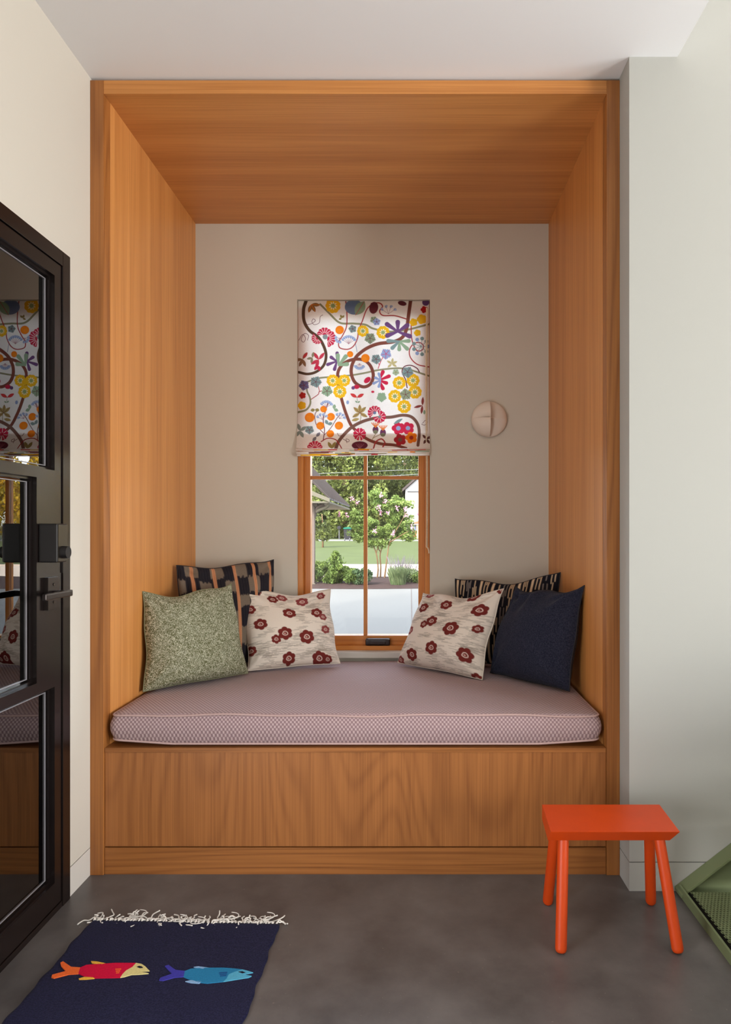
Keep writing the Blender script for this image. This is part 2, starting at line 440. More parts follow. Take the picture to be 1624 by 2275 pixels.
# far right wall with the tall stair-hall window opening
struct(boxes('wall_stairwell', [(XF, XF+0.15, REAR, -4.35, 0, ZV), (XF, XF+0.15, -2.85, -2.3, 0, ZV), (XF, XF+0.15, -0.6, 1.12, 0, ZV), (XF, XF+0.15, -2.3, -0.6, 0, 0.5), (XF, XF+0.15, -2.3, -0.6, 2.6, ZV),
                        (XF, XF+0.15, -4.35, -2.85, 0, 0.10), (XF, XF+0.15, -4.35, -2.85, 2.15, ZV)], M['wall']))
struct(box('wall_rear', -1.25, XF, REAR-0.15, REAR, 0, ZV, M['wall']))
# the storey above, whose shade falls on the patio
struct(boxes('wall_upper_storey', [(-6.0, 7.0, REAR-0.15, 1.12, ZV+0.1, 8.9), (-6.0, -3.3, REAR-0.15, 1.12, -0.12, ZV+0.1), (-3.3, XC-0.15, REAR-0.15, 1.12, ZC+0.31, ZV+0.1), (XF+0.6, 7.0, 0.6, 1.12, -0.12, ZV+0.1)], M['wall']))

# ------------------------------------------------------------------ oak alcove surround
sur = empty('alcove_surround', (XL, 0, 0), 'orange-toned oak lining of the alcove: posts, side panels and soffit', 'alcove')
box('post', XL, NL, 0.0, 0.05, 0.0, ZC, M['oakpost_shaded'], sur, 0.0015)
box('post', NR, XR, 0.0, 0.05, 0.0, ZC, M['oakpost_shaded'], sur, 0.0015)
box('head_rail', NL, NR, 0.001, 0.05, NT, ZC, M['oakx'], sur, 0.001)
box('side_panel', XL+0.001, NL+0.0005, 0.05, YB, 0.41, ZC, M['oakz'], sur)
box('side_panel', NR-0.0005, XR-0.001, 0.05, YB, 0.41, ZC, M['oakz'], sur)
box('soffit', NL, NR, 0.05, YB, NT, ZC, M['oakx'], sur)

bench = empty('built_in_bench', (-0.19, 0.0, 0), 'built-in oak bench with grained front panel and low toe board', 'bench')
box('seat_board', NL+0.001, NR-0.001, 0.005, YB-0.001, 0.408, 0.4225, M['oaktoe_shaded'], bench, 0.0008)
box('front_panel', NL+0.001, NR-0.001, 0.008, 0.028, 0.0925, 0.4078, M['oakpanel_shaded'], bench, 0.0008)
box('toe_board', NL+0.001, NR-0.001, 0.006, 0.028, 0.0, 0.0885, M['oaktoe_shaded'], bench, 0.0008)
box('carcass', NL+0.002, NR-0.002, 0.030, YB-0.002, 0.0, 0.4075, M['gap'], bench)

# ------------------------------------------------------------------ window in the alcove
win = empty('window_1', ((WX0+WX1)/2, 1.05, WZ0), 'small casement window with orange fir frame and four panes', None, None, 'structure')
FY0, FY1 = 0.990, 1.11
fw = 0.024
box('jamb', WX0, WX0+fw, FY0, FY1, WZ0, WZ1, M['fir'], win, 0.001)
box('jamb', WX1-fw, WX1, FY0, FY1, WZ0, WZ1, M['fir'], win, 0.001)
box('frame_head', WX0+fw, WX1-fw, FY0, FY1, WZ1-fw, WZ1, M['firx'], win, 0.001)
box('frame_sill', WX0+fw, WX1-fw, FY0, FY1, WZ0, WZ0+0.022, M['firx'], win, 0.001)
SX0, SX1, SZ0, SZ1 = WX0+fw, WX1-fw, WZ0+0.022, WZ1-fw
SY0, SY1 = 1.028, 1.085; sw = 0.030
box('sash_stile', SX0, SX0+sw, SY0, SY1, SZ0, SZ1, M['fir'], win, 0.0015)
box('sash_stile', SX1-sw, SX1, SY0, SY1, SZ0, SZ1, M['fir'], win, 0.0015)
box('sash_rail', SX0+sw, SX1-sw, SY0, SY1, SZ0, SZ0+0.043, M['firx'], win, 0.0015)
box('sash_rail', SX0+sw, SX1-sw, SY0, SY1, SZ1-sw, SZ1, M['firx'], win, 0.0015)
gx0, gx1, gz0, gz1 = SX0+sw, SX1-sw, SZ0+0.043, SZ1-sw
MX = -0.2255; MZ = 1.4055
box('muntin', MX-0.0088, MX+0.0088, 1.036, 1.075, gz0, gz1, M['fir'], win, 0.0015)
box('muntin', gx0, MX-0.0088, 1.038, 1.075, MZ-0.008, MZ+0.008, M['firx'], win, 0.0015)
box('muntin', MX+0.0088, gx1, 1.038, 1.075, MZ-0.008, MZ+0.008, M['firx'], win, 0.0015)
for (a, b_) in ((gx0, MX-0.0088), (MX+0.0088, gx1)):
    for (c, d) in ((gz0, MZ-0.008), (MZ+0.008, gz1)):
        p = box('pane', a, b_, 1.054, 1.058, c, d, M['glass'], win)
box('window_sill', WX0, WX1, 0.934, FY0, 0.548, WZ0+0.001, M['base'], win, 0.003)
ck = box('crank_cover', -0.223, -0.104, 0.990, 1.028, 0.598, 0.630, M['crank'], win, 0.010, 4)
box('crank_handle', -0.200, -0.125, 0.980, 0.990, 0.605, 0.622, M['crank'], ck, 0.004, 3)

# ------------------------------------------------------------------ cloth painting (numpy)
class Canvas:
    def __init__(s, w, h, W, H, bg):
        """w x h pattern units sampled on a W x H grid (row 0 = top)"""
        s.w, s.h, s.W, s.H = w, h, W, H
        xs = np.linspace(0, w, W); ys = np.linspace(0, h, H)
        s.X, s.Y = np.meshgrid(xs, ys)
        s.img = np.zeros((H, W, 3)) + lin(bg)
        s.px = w / (W-1)
    def win(s, x0, x1, y0, y1):
        i0 = max(0, int(math.floor(x0/s.px))-1); i1 = min(s.W, int(math.ceil(x1/s.px))+2)
        py = s.h/(s.H-1)
        j0 = max(0, int(math.floor(y0/py))-1); j1 = min(s.H, int(math.ceil(y1/py))+2)
        return slice(j0, j1), slice(i0, i1)
    def blend(s, sl, sdf, col, a=1.0):
        al = np.clip(0.5 - sdf/(1.2*s.px), 0, 1)[..., None]*a
        s.img[sl] = s.img[sl]*(1-al) + lin(col)*al
    def disc(s, x, y, r, col, ry=None, ang=0, a=1.0):
        ry = ry or r; m = max(r, ry)+4*s.px
        sl = s.win(x-m, x+m, y-m, y+m)
        dx = s.X[sl]-x; dy = s.Y[sl]-y; c, n = math.cos(ang), math.sin(ang)
        u = dx*c+dy*n; v = -dx*n+dy*c
        q = np.sqrt((u/r)**2+(v/ry)**2)
        s.blend(sl, (q-1)*min(r, ry), col, a)
    def line(s, pts, w, col, w1=None, sp=8, a=1.0, closed=False):
        P = np.array(spline(pts, sp, closed)); n = len(P)
        if closed: P = np.vstack([P, P[:1]]); n += 1
        w1 = w if w1 is None else w1
        x0, y0 = P.min(0)-max(w, w1)-4*s.px; x1, y1 = P.max(0)+max(w, w1)+4*s.px
        full = s.win(x0, x1, y0, y1)
        if full[0].stop <= full[0].start or full[1].stop <= full[1].start: return
        D = np.full(s.X[full].shape, 1e9)
        for i in range(n-1):
            ax, ay = P[i]; bx, by = P[i+1]; ww = w+(w1-w)*i/max(1, n-2); m = max(w, w1)+4*s.px
            sl = s.win(min(ax, bx)-m, max(ax, bx)+m, min(ay, by)-m, max(ay, by)+m)
            if sl[0].stop <= sl[0].start or sl[1].stop <= sl[1].start: continue
            loc = (slice(sl[0].start-full[0].start, sl[0].stop-full[0].start), slice(sl[1].start-full[1].start, sl[1].stop-full[1].start))
            X = s.X[sl]-ax; Y = s.Y[sl]-ay; vx, vy = bx-ax, by-ay; L = vx*vx+vy*vy+1e-9
            t = np.clip((X*vx+Y*vy)/L, 0, 1)
            d = np.hypot(X-t*vx, Y-t*vy)-ww/2
            D[loc] = np.minimum(D[loc], d)
        s.blend(full, D, col, a)
    def leaf(s, x, y, L, wd, ang, col, vein=None):
        """pointed leaf from base (x,y)"""
        cx, cy = x+math.cos(ang)*L/2, y+math.sin(ang)*L/2; m = L/2+4*s.px
        sl = s.win(cx-m, cx+m, cy-m, cy+m)
        dx = s.X[sl]-cx; dy = s.Y[sl]-cy; c, n = math.cos(ang), math.sin(ang)
        u = (dx*c+dy*n)/(L/2); v = (-dx*n+dy*c)
        half = wd/2*np.clip(1-u*u, 0, 1)
        sd = np.where(np.abs(u) < 1, np.abs(v)-half, 1e3)
        s.blend(sl, sd, col)
        if vein is not None:
            s.line([(x, y), (cx, cy), (x+math.cos(ang)*L*0.95, y+math.sin(ang)*L*0.95)], max(1.5*s.px, wd*0.05), vein)
    def polar(s, x, y, fn, rmax, col, a=1.0):
        m = rmax+4*s.px; sl = s.win(x-m, x+m, y-m, y+m)
        dx = s.X[sl]-x; dy = s.Y[sl]-y; r = np.hypot(dx, dy); th = np.arctan2(dy, dx)
        s.blend(sl, r-fn(th), col, a)
    def attr(s, noise_amp=0.0, seed=0):
        im = s.img
        if noise_amp:
            rg = np.random.default_rng(seed); im = im*(1+noise_amp*(rg.random((s.H, s.W, 1))-0.5))
        return np.clip(im, 0, 1)

def set_print(me, cols):
    at = me.color_attributes.new('print', 'FLOAT_COLOR', 'POINT')
    a = np.ones((len(me.vertices), 4), dtype=np.float32); a[:, :3] = cols
    at.data.foreach_set('color', a.ravel())

def grid_mesh(name, P, mat, parent=None, colors=None, uv=False, flip=False):
    """P: H x W x 3 array -> smooth quad grid"""
    H, W = P.shape[:2]
    me = bpy.data.meshes.new(name)
    idx = np.arange(H*W).reshape(H, W)
    q = np.stack([idx[:-1, :-1], idx[1:, :-1], idx[1:, 1:], idx[:-1, 1:]], -1).reshape(-1, 4)
    if flip: q = q[:, ::-1]
    me.vertices.add(H*W); me.vertices.foreach_set('co', P.reshape(-1).astype(np.float32))
    me.loops.add(q.size); me.loops.foreach_set('vertex_index', q.ravel().astype(np.int32))
    me.polygons.add(len(q)); me.polygons.foreach_set('loop_start', np.arange(0, q.size, 4, dtype=np.int32))
    me.update(); me.validate()
    if colors is not None: set_print(me, colors.reshape(-1, 3))
    if uv:
        l = me.uv_layers.new(name='UVMap')
        U, V = np.meshgrid(np.linspace(0, 1, W), np.linspace(1, 0, H))
        a = np.stack([U.ravel()[q.ravel()], V.ravel()[q.ravel()]], -1)
        l.data.foreach_set('uv', a.ravel().astype(np.float32))
    return link_mesh(name, me, mat, parent, True)

# ---------------- the blind's botanical print (pattern units: 1335 x 1525)
def paint_blind():
    cv = Canvas(1335, 1525, 500, 570, (250, 244, 238))
    ox, oy = 135, 115
    T = lambda pts: [(x-ox, y-oy) for x, y in pts]
    BR = (134, 78, 66); DB = (96, 72, 56); RD = (176, 62, 62); GV = (150, 146, 112); YE = (246, 190, 40); OR = (246, 134, 36)
    PU = (116, 80, 126); BL = (120, 136, 166); GN = (150, 174, 142); CR = (206, 48, 78); MA = (116, 56, 66); TE = (130, 152, 150); PB = (150, 166, 204)
    OL = (158, 140, 84)
    L = lambda pts, w, c, w1=None: cv.line(T(pts), w, c, w1)
    # slim stems
    L([(360,150),(450,240),(560,340),(700,350),(820,360),(900,400),(1050,430),(1180,420),(1300,400),(1470,355)], 20, GV)
    L([(200,960),(330,915),(470,900),(640,885),(800,860),(960,825),(1130,808),(1250,820),(1350,850),(1470,890)], 18, GV)
    L([(620,120),(632,250),(628,380),(590,470),(550,540),(560,600),(640,615),(700,580),(740,500),(750,420),(790,320),(830,210),(880,150)], 11, RD)
    L([(880,140),(960,135),(995,170),(965,220),(1000,265),(1120,268),(1240,300)], 12, RD)
    L([(1285,340),(1290,480),(1310,570),(1350,630),(1400,620),(1410,575),(1370,545),(1310,560),(1270,620),(1280,700),(1350,770),(1470,797)], 11, RD)
    L([(1245,1010),(1230,930),(1195,850),(1215,795),(1280,780),(1345,810),(1370,850)], 11, MA)
    # heavy vines
    L([(215,115),(190,200),(195,320),(250,420),(340,490),(395,580),(420,680),(395,780),(320,845),(230,868),(140,850)], 34, DB, 26)
    L([(140,1265),(220,1240),(260,1180),(255,1110),(225,1040),(230,950)], 22, GV, 14)
    L([(1280,115),(1260,260),(1240,400),(1195,490),(1100,535),(960,555),(860,590),(780,640),(720,700),(680,790),(680,880),(720,960),(800,1000),(870,970),(900,890),(880,800),(830,740),(760,715),(670,725),(590,770),(545,840),(540,920),(560,1050),(590,1170),(630,1290),(680,1400),(760,1480),(860,1550),(980,1590),(1120,1605),(1230,1640)], 36, BR, 30)
    L([(530,1640),(560,1560),(640,1460),(720,1395),(830,1345),(950,1320),(1080,1315),(1200,1295),(1290,1315),(1350,1390),(1365,1490),(1350,1610)], 34, (128,92,80), 30)
    L([(270,1130),(340,1080),(355,1050),(440,1040)], 8, RD); L([(355,1050),(330,960)], 7, RD)
    L([(400,1560),(410,1450),(395,1340),(420,1240),(440,1170)], 9, MA); L([(400,1480),(330,1400),(310,1300),(340,1230)], 7, MA)
    L([(410,1500),(470,1430),(530,1330),(560,1290)], 7, MA); L([(380,1570),(440,1535),(520,1545),(560,1590),(590,1640)], 10, RD)
    L([(905,1640),(930,1570),(985,1540),(1020,1580),(1000,1620)], 14, RD)
    L([(950,810),(975,740),(1000,690)], 8, CR); L([(960,770),(935,720)], 7, CR)
    L([(770,1350),(775,1290),(760,1190)], 6, OL); L([(740,1150),(735,1105)], 5, GN)
    L([(890,1550),(930,1480)], 6, OL); L([(900,1530),(980,1490)], 6, OL); L([(735,640),(720,560)], 5, BL)
    # tendrils
    for c in ([(215,360),(270,350),(310,320),(290,300),(275,330),(300,360),(350,340),(360,280),(385,260)], [(140,520),(180,460),(210,500),(190,540),(165,510),(200,450),(240,470),(230,520)],
              [(600,1540),(650,1570),(660,1550),(630,1540),(640,1580)], [(540,1480),(560,1510),(590,1500)], [(1400,1380),(1430,1350),(1450,1370),(1420,1400),(1390,1390)]):
        L(c, 5, MA)
    def yellow(x, y, r, c=YE):
        x -= ox; y -= oy
        cv.polar(x, y, lambda t: r*(0.94+0.10*np.abs(np.sin(4.5*t+x))), r*1.1, c)
        cv.polar(x, y, lambda t: r*(0.42+0.16*np.cos(9*t)), r*0.6, (250, 244, 214))
        cv.disc(x, y, r*0.30, (160, 176, 120))
    for x, y, r in ((490,165,75),(1000,440,66),(795,425,58),(488,938,62),(605,935,60),(560,1050,66),(1165,960,66),(1305,935,66),(1325,1055,68),(1120,1098,66),(1215,1205,68)):
        yellow(x, y, r)
    for x, y, r in ((1310,335,42),(1395,305,52),(1350,445,36),(175,1195,44),(560,955,30)):
        cv.polar(x-ox, y-oy, lambda t: r*(0.85+0.15*np.abs(np.sin(2.5*t))), r*1.1, YE)
    for x, y, r in ((558,415,44),(665,665,32),(820,705,44),(258,1320,50),(397,1232,34),(472,1310,40),(367,1405,40),(555,1402,42),(470,1487,38)):
        cv.disc(x-ox, y-oy, r, OR); cv.disc(x-ox-r*.25, y-oy+r*.2, r*0.55, (250,150,50), a=.6)
    def hand(x, y, r, a0, spread, n, col, col2=None):
        """lobed leaf: fingers radiating from a base"""
        x -= ox; y -= oy
        for k in range(n):
            a = a0+spread*(k/(n-1)-0.5)
            c = col if (col2 is None or k < n/2) else col2
            ln = r*(0.85+0.15*math.sin(k*2.1))
            cv.line([(x, y), (x+math.cos(a)*ln*.5, y+math.sin(a)*ln*.5), (x+math.cos(a)*ln, y+math.sin(a)*ln)], r*0.14, c, r*0.35)
    hand(1150, 430, 135, -math.pi/2, 3.9, 5, PU); hand(1165, 530, 115, math.pi/2, 3.2, 5, GN, TE)
    hand(530, 740, 100, -math.pi*0.95, 2.9, 4, PU); hand(548, 780, 120, -0.9, 1.5, 3, GN)
    hand(960, 930, 110, 0.0, 2.3, 4, CR); hand(975, 930, 80, math.pi, 2.6, 4, PB)
    def vine_leaf(x, y, r, rot, col, vein=MA, lobes=5):
        x -= ox; y -= oy
        cv.polar(x, y, lambda t: r*(0.90+0.09*np.cos(lobes*(t-rot))+0.05*np.cos(3*lobes*(t-rot))), r*1.05, col)
        for k in range(lobes):
            a = rot+2*math.pi*k/lobes
            cv.line([(x, y), (x+math.cos(a)*r*.4, y+math.sin(a)*r*.4), (x+math.cos(a)*r*.8, y+math.sin(a)*r*.8)], 4.5, vein)
    for a in ((1030,660,56,.4,PB,CR),(930,715,52,.2,TE,MA),(868,500,58,.3,(140,152,124),MA),(315,950,60,.1,TE,MA),(195,985,54,.5,(110,104,140),MA),(430,1045,58,.2,GN,MA),
              (690,405,42,.7,TE,MA),(1250,850,60,.2,TE,MA),(985,1105,52,.3,GN,GN),(1230,1080,60,.8,(150,160,130),MA),(260,1450,46,.3,TE,MA),(905,310,38,.2,GN,MA),(935,330,40,.9,PB,MA),(1130,850,36,.3,(170,190,160),OL)):
        vine_leaf(*a)
    cv.disc(705-ox, 180-oy, 95, BL, 78, 0.1); cv.leaf(720-ox, 262-oy, 170, 100, -1.0, GN, CR)
    cv.disc(905-ox, 185-oy, 45, MA, 62, 0.2); cv.disc(768-ox, 1605-oy, 80, (112,50,66), 42); cv.disc(1435-ox, 130-oy, 36, PU)
    for k in range(5): cv.line(T([(768, 1640), (730+20*k, 1590)]), 4, (170,110,120))
    def fan(x, y, r, a0, sp, col=CR):
        x -= ox; y -= oy
        cv.polar(x, y, lambda t: np.where(np.abs((t-a0+np.pi) % (2*np.pi)-np.pi) < sp/2, r*(0.9+0.1*np.abs(np.sin(6*t))), 0.02), r*1.05, col)
        n = 7
        for k in range(n):
            a = a0+sp*(k/(n-1)-0.5)*0.85
            cv.line([(x+math.cos(a)*r*.3, y+math.sin(a)*r*.3), (x+math.cos(a)*r*.6, y+math.sin(a)*r*.6), (x+math.cos(a)*r*.85, y+math.sin(a)*r*.85)], 5, (248, 226, 222))
    fan(405, 465, 78, -math.pi/2, 3.2); fan(430, 500, 92, 0.2, 2.6); fan(330, 500, 60, 2.4, 3.4); fan(915, 1265, 72, -2.2, 3.6); fan(965, 1310, 66, 0.6, 5.0); fan(320, 1640, 78, -math.pi/2, 3.1); fan(765, 1490, 66, -1.6, 6.0)
    cv.disc(410-ox, 485-oy, 26, (140,150,150)); cv.disc(965-ox, 1310-oy, 14, TE); cv.disc(915-ox, 1268-oy, 16, BL)
    def five(x, y, r, col, cc):
        x -= ox; y -= oy
        for k in range(5):
            a = k*2*math.pi/5-0.6
            cv.disc(x+math.cos(a)*r*.58, y+math.sin(a)*r*.58, r*.48, col)
        cv.disc(x, y, r*.36, cc)
    five(1155, 1430, 64, CR, PB); five(1252, 1430, 62, CR, PB); five(1172, 1550, 60, (176,48,56), (130,90,80)); five(1285, 1530, 58, OR, (170,60,50)); five(1420,205,36,(190,40,40),(190,40,40)); five(180,1090,34,(190,50,40),(190,50,40))
    def umbel(x, y, r, a0, n=6, col=PB):
        x -= ox; y -= oy
        for k in range(n):
            a = a0+1.9*(k/(n-1)-.5); q = (x+math.cos(a)*r, y+math.sin(a)*r)
            cv.line([(x, y), ((x+q[0])/2, (y+q[1])/2), q], 3.5, (176,120,130))
            cv.disc(q[0], q[1], 15, col, 11, a); cv.disc(q[0]+10*math.cos(a+1), q[1]+10*math.sin(a+1), 10, (176,190,220))
    umbel(650, 560, 75, -math.pi/2, 7); umbel(1055, 250, 80, -math.pi/2, 4); umbel(760, 760, 50, math.pi/2, 6); umbel(425, 1215, 60, -math.pi/2, 6); umbel(385, 1340, 52, -1.7, 4); umbel(560, 1330, 50, -1.2, 4); umbel(560,500,40,2.4,4)
    x0, y0 = 1385-ox, 585-oy
    for k in range(9):
        a = k*2*math.pi/9
        cv.line([(x0, y0), (x0+40*math.cos(a), y0+42*math.sin(a)), (x0+70*math.cos(a), y0+76*math.sin(a))], 5, TE)
        cv.disc(x0+74*math.cos(a), y0+82*math.sin(a), 19, TE if k % 3 else PB)
    def spray(x, y, L_, angs, col, wd, vein=None):
        for a in angs: cv.leaf(x-ox, y-oy, L_, wd, a, col, vein)
    spray(345, 720, 95, (-2.2, -0.9, 1.9, 2.6), (204, 66, 84), 34); spray(335, 780, 60, (1.2, 2.2), CR, 34)
    spray(180, 715, 85, (-1.0, 2.0, 3.0, 1.2), (150, 110, 80), 32); cv.leaf(185-ox, 705-oy, 75, 30, -0.9, (190,60,60)); spray(280, 700, 60, (-1.4, 1.8, 2.9), (150,140,110), 26)
    spray(765, 1270, 88, (-1.6, -2.4, -0.8, 2.6, 0.5), (186, 160, 100), 36, MA); spray(760,1330,80,(2.9,),(186,160,100),32)
    spray(1400, 1195, 90, (-1.5, 2.9, 1.7), (150, 70, 66), 26); spray(1437, 1545, 60, (-2.3, -.5, 1, 2.1), (110,70,66), 26); spray(1420,1240,50,(1.6,),GN,24)
    spray(735, 1110, 80, (-2.6, -0.5), (214, 70, 70), 34); spray(740, 1165, 32, (-2.4, -.6), GN, 16)
    spray(270, 150, 90, (0.1, 1.1, 1.9), (150, 110, 66), 38, OR); spray(580,290,36,(-2,-.8,2.6),OL,22)
    spray(1090, 760, 60, (-2.6, -1.4, -.4, 2.4, .6), (200, 184, 130), 24); spray(1200,1330,110,(2.6,),TE,30); spray(165,1460,80,(-1.9,-.6,1.1,2.2),(140,150,140),36)
    spray(310,1240,46,(3.0,0.1),OL,34); spray(330,1520,60,(2.2,-.9),(130,124,130),32); spray(440,1390,52,(-2.0,-.3),TE,34); spray(490,1640,80,(-2.1,-1.1),OL,34); spray(500,1230,50,(-1.4,.4),GN,34)
    def thistle(x, y):
        x -= ox; y -= oy
        cv.disc(x, y, 30, (110,60,90), 38); cv.disc(x, y+22, 24, (128,124,100), 20)
        for k in range(5): cv.line([(x, y-26), (x+(k-2)*12, y-52), (x+(k-2)*20, y-72)], 9, (236,130,60))
    thistle(925, 1445); thistle(1000, 1475)
    cv.disc(840-ox, 930-oy, 40, CR, 26, -0.7); cv.disc(1195-ox, 140-oy, 44, MA, 24, .2); cv.disc(730-ox, 1000-oy, 30, CR, 22); cv.disc(695-ox,1010-oy,18,PU)
    cv.disc(895-ox,1050-oy,16,CR,12); cv.disc(640-ox,1160-oy,14,PB,20)
    return cv
cvb = paint_blind()
blindcols = cvb.attr(0.10, 1)

def blind():
    bx0, bx1, zt, zb = WX0+0.003, WX1-0.003, WZ1-0.003, 1.538
    root = empty('roman_blind', ((bx0+bx1)/2, 0.96, zt), 'half-drawn roman blind with multicoloured botanical print on cream linen', 'blind')
    H, W = cvb.H, cvb.W
    u = np.linspace(0, 1, W); v = np.linspace(0, 1, H)
    U, V = np.meshgrid(u, v)
    Z = zt+(zb-zt)*V
    flare = np.clip((V-0.55)/0.45, 0, 1)**2
    X = bx0+(bx1-bx0)*U+(U-0.5)*0.006*flare
    Y = 0.979-0.036*flare+0.0025*np.sin(U*9+V*5)*np.sin(V*3.1)+0.0015*np.sin(U*23+1.7*V*6)
    Z = Z-0.004*np.sin(U*math.pi)*V**4
    grid_mesh('printed_panel', np.stack([X, Y, Z], -1), M['blind'], root, blindcols)
    # the layer folded up behind the lower edge
    Z2 = np.linspace(1.607, zb, 24); U2, V2 = np.meshgrid(np.linspace(0, 1, 60), np.linspace(0, 1, 24))
    for k, yo in enumerate((0.012, 0.020)):
        P = np.stack([bx0+0.002+(bx1-bx0-0.004)*U2, 0.949+yo+0.010*(1-V2)+0.0015*np.sin(U2*14+k), 1.612-0.004*k+(zb-1.612)*V2], -1)
        c = np.zeros((24, 60, 3))+lin((240, 230, 220)); grid_mesh('folded_layer', P, M['blind'], root, c)
    # stacked pleats along the bottom
    W2 = 200
    rng = np.random.default_rng(5)
    pal = [(206,60,60),(246,190,40),(150,150,110),(236,130,40),(130,80,70),(120,130,160),(150,170,140)]
    for k in range(3):
        n = 14; P = np.zeros((n, W2, 3)); uu = np.linspace(0, 1, W2)
        for j in range(n):
            a = math.pi*j/(n-1)
            zc = 1.530-0.0115*k; r = 0.0065
            sag = 0.003*np.sin(uu*3.1+k)+0.0015*np.sin(uu*11+2*k)
            P[j, :, 0] = bx0-0.004+0.002*k+(bx1-bx0+0.007-0.003*k)*uu
            P[j, :, 1] = 0.946+0.003*k-0.012*math.sin(a)
            P[j, :, 2] = zc+r*math.cos(a)-sag
        c = np.zeros((n, W2, 3))+lin((240, 231, 222))
        for q in range(16):
            x = int(rng.integers(0, W2)); w = int(rng.integers(3, 16)); j0 = int(rng.integers(0, 9)); j1 = j0+int(rng.integers(2, 5))
            c[j0:j1, max(0, x-w):x+w] = lin(pal[int(rng.integers(0, 7))])
        grid_mesh('pleat', P, M['blind'], root, c)
    # headrail
    box('headrail', bx0, bx1, 0.984, 0.9895, zt-0.03, zt, M['creampipe'], root)
    # bead chain on the right side
    zs = np.arange(2.2, 1.075, -0.0065); lst = []
    for s, (cx, cy) in enumerate(((0.068, 0.953), (0.073, 0.962))):
        pts = []; rr = []
        for i, z in enumerate(zs):
            pts += [(cx+0.002*math.sin(z*6), cy, z+0.0016), (cx+0.002*math.sin(z*6), cy, z-0.0016), (cx+0.002*math.sin(z*6), cy, z-0.0032)]
            rr += [0.0031, 0.0031, 0.001]
        lst.append(tube_data(pts, rr, 6))
    pts = [(0.068+0.002*math.sin(1.08*6), 0.953, 1.08), (0.070, 0.957, 1.070), (0.076, 0.96, 1.066), (0.0805, 0.962, 1.05), (0.081, 0.962, 1.04)]
    lst.append(tube_data(spline(pts, 6), 0.003, 6))
    v, f = merge(lst); pydata('bead_chain', v, f, M['chain'], root, True)
blind()

# ------------------------------------------------------------------ wall sconce
def sconce():
    c = pt(1087, 931, 3.241-0.02); c.y = YB
    root = empty('wall_sconce', c, 'round white pinwheel-folded wall light on the alcove back wall', 'lamp')
    rad = 0.084
    # backplate
    v = []; f = []; n = 40
    for r_, y in ((0.055, 0.0), (0.055, -0.008), (0.0, -0.008)):
        for k in range(n):
            a = 2*math.pi*k/n; v.append((c.x+r_*math.cos(a), YB+y-0.0005, c.z+r_*math.sin(a)))
    for j in range(2):
        for k in range(n): f.append((j*n+k, j*n+(k+1)%n, (j+1)*n+(k+1)%n, (j+1)*n+k))
    pydata('backplate', v, f, M['sconce'], root, False)
    # four quarter shells: upper left, lower left, lower right, upper right
    specs = {(-1, 1): ((0.040, 0.036), (0.062, 0.050)), (-1, -1): ((0.050, 0.030), (0.064, 0.022)), (1, -1): ((0.030, 0.036), (0.034, 0.042)), (1, 1): ((0.036, 0.030), (0.030, 0.050))}
    for (sx, sz), _ in specs.items():
        N = 14; fr = []
        def h(r, t):
            # r: 0..1 outwards, t: 0 on the horizontal seam .. 1 on the vertical seam
            dome = math.sqrt(max(0.0, 1-r*r))
            if (sx, sz) == (-1, 1):  k = 0.50+0.42*t
            elif (sx, sz) == (-1, -1): k = 0.80+0.12*t
            elif (sx, sz) == (1, 1): k = 0.52-0.22*t
            else: k = 0.52-0.24*t
            return 0.006+rad*k*(0.22+0.78*dome) if r < 0.999 else 0.006+rad*k*0.16
        for i in range(N+1):
            r = i/N
            r = math.sin(r*math.pi/2)
            for j in range(N+1):
                t = j/N; a = t*math.pi/2
                sq = 1.0
                fr.append((c.x+sx*rad*r*math.cos(a)*sq, YB-h(r, t), c.z+sz*rad*r*math.sin(a)*sq))
        bm = bmesh.new(); V = [bm.verts.new(p) for p in fr]
        B = [bm.verts.new((p[0], YB-0.004, p[2])) for p in fr]
        M1 = N+1
        for i in range(N):
            for j in range(N):
                q = [V[i*M1+j], V[(i+1)*M1+j], V[(i+1)*M1+j+1], V[i*M1+j+1]]
                bm.faces.new(q)
        # side skirts on the two seams and the rim
        for lst in ([V[i*M1] for i in range(M1)], [V[i*M1+N] for i in range(M1)], [V[N*M1+j] for j in range(M1)]):
            for a_, b_ in zip(lst[:-1], lst[1:]):
                bm.faces.new([a_, b_, B[b_.index if False else V.index(b_)], B[V.index(a_)]])
        bmesh.ops.remove_doubles(bm, verts=bm.verts, dist=1e-6)
        loose = [q for q in bm.verts if not q.link_faces]
        bmesh.ops.delete(bm, geom=loose, context='VERTS')
        bmesh.ops.recalc_face_normals(bm, faces=list(bm.faces))
        o = from_bm('shade_quarter', bm, M['sconce'], root, True)
        o.data.set_sharp_from_angle(angle=R(40))
sconce()

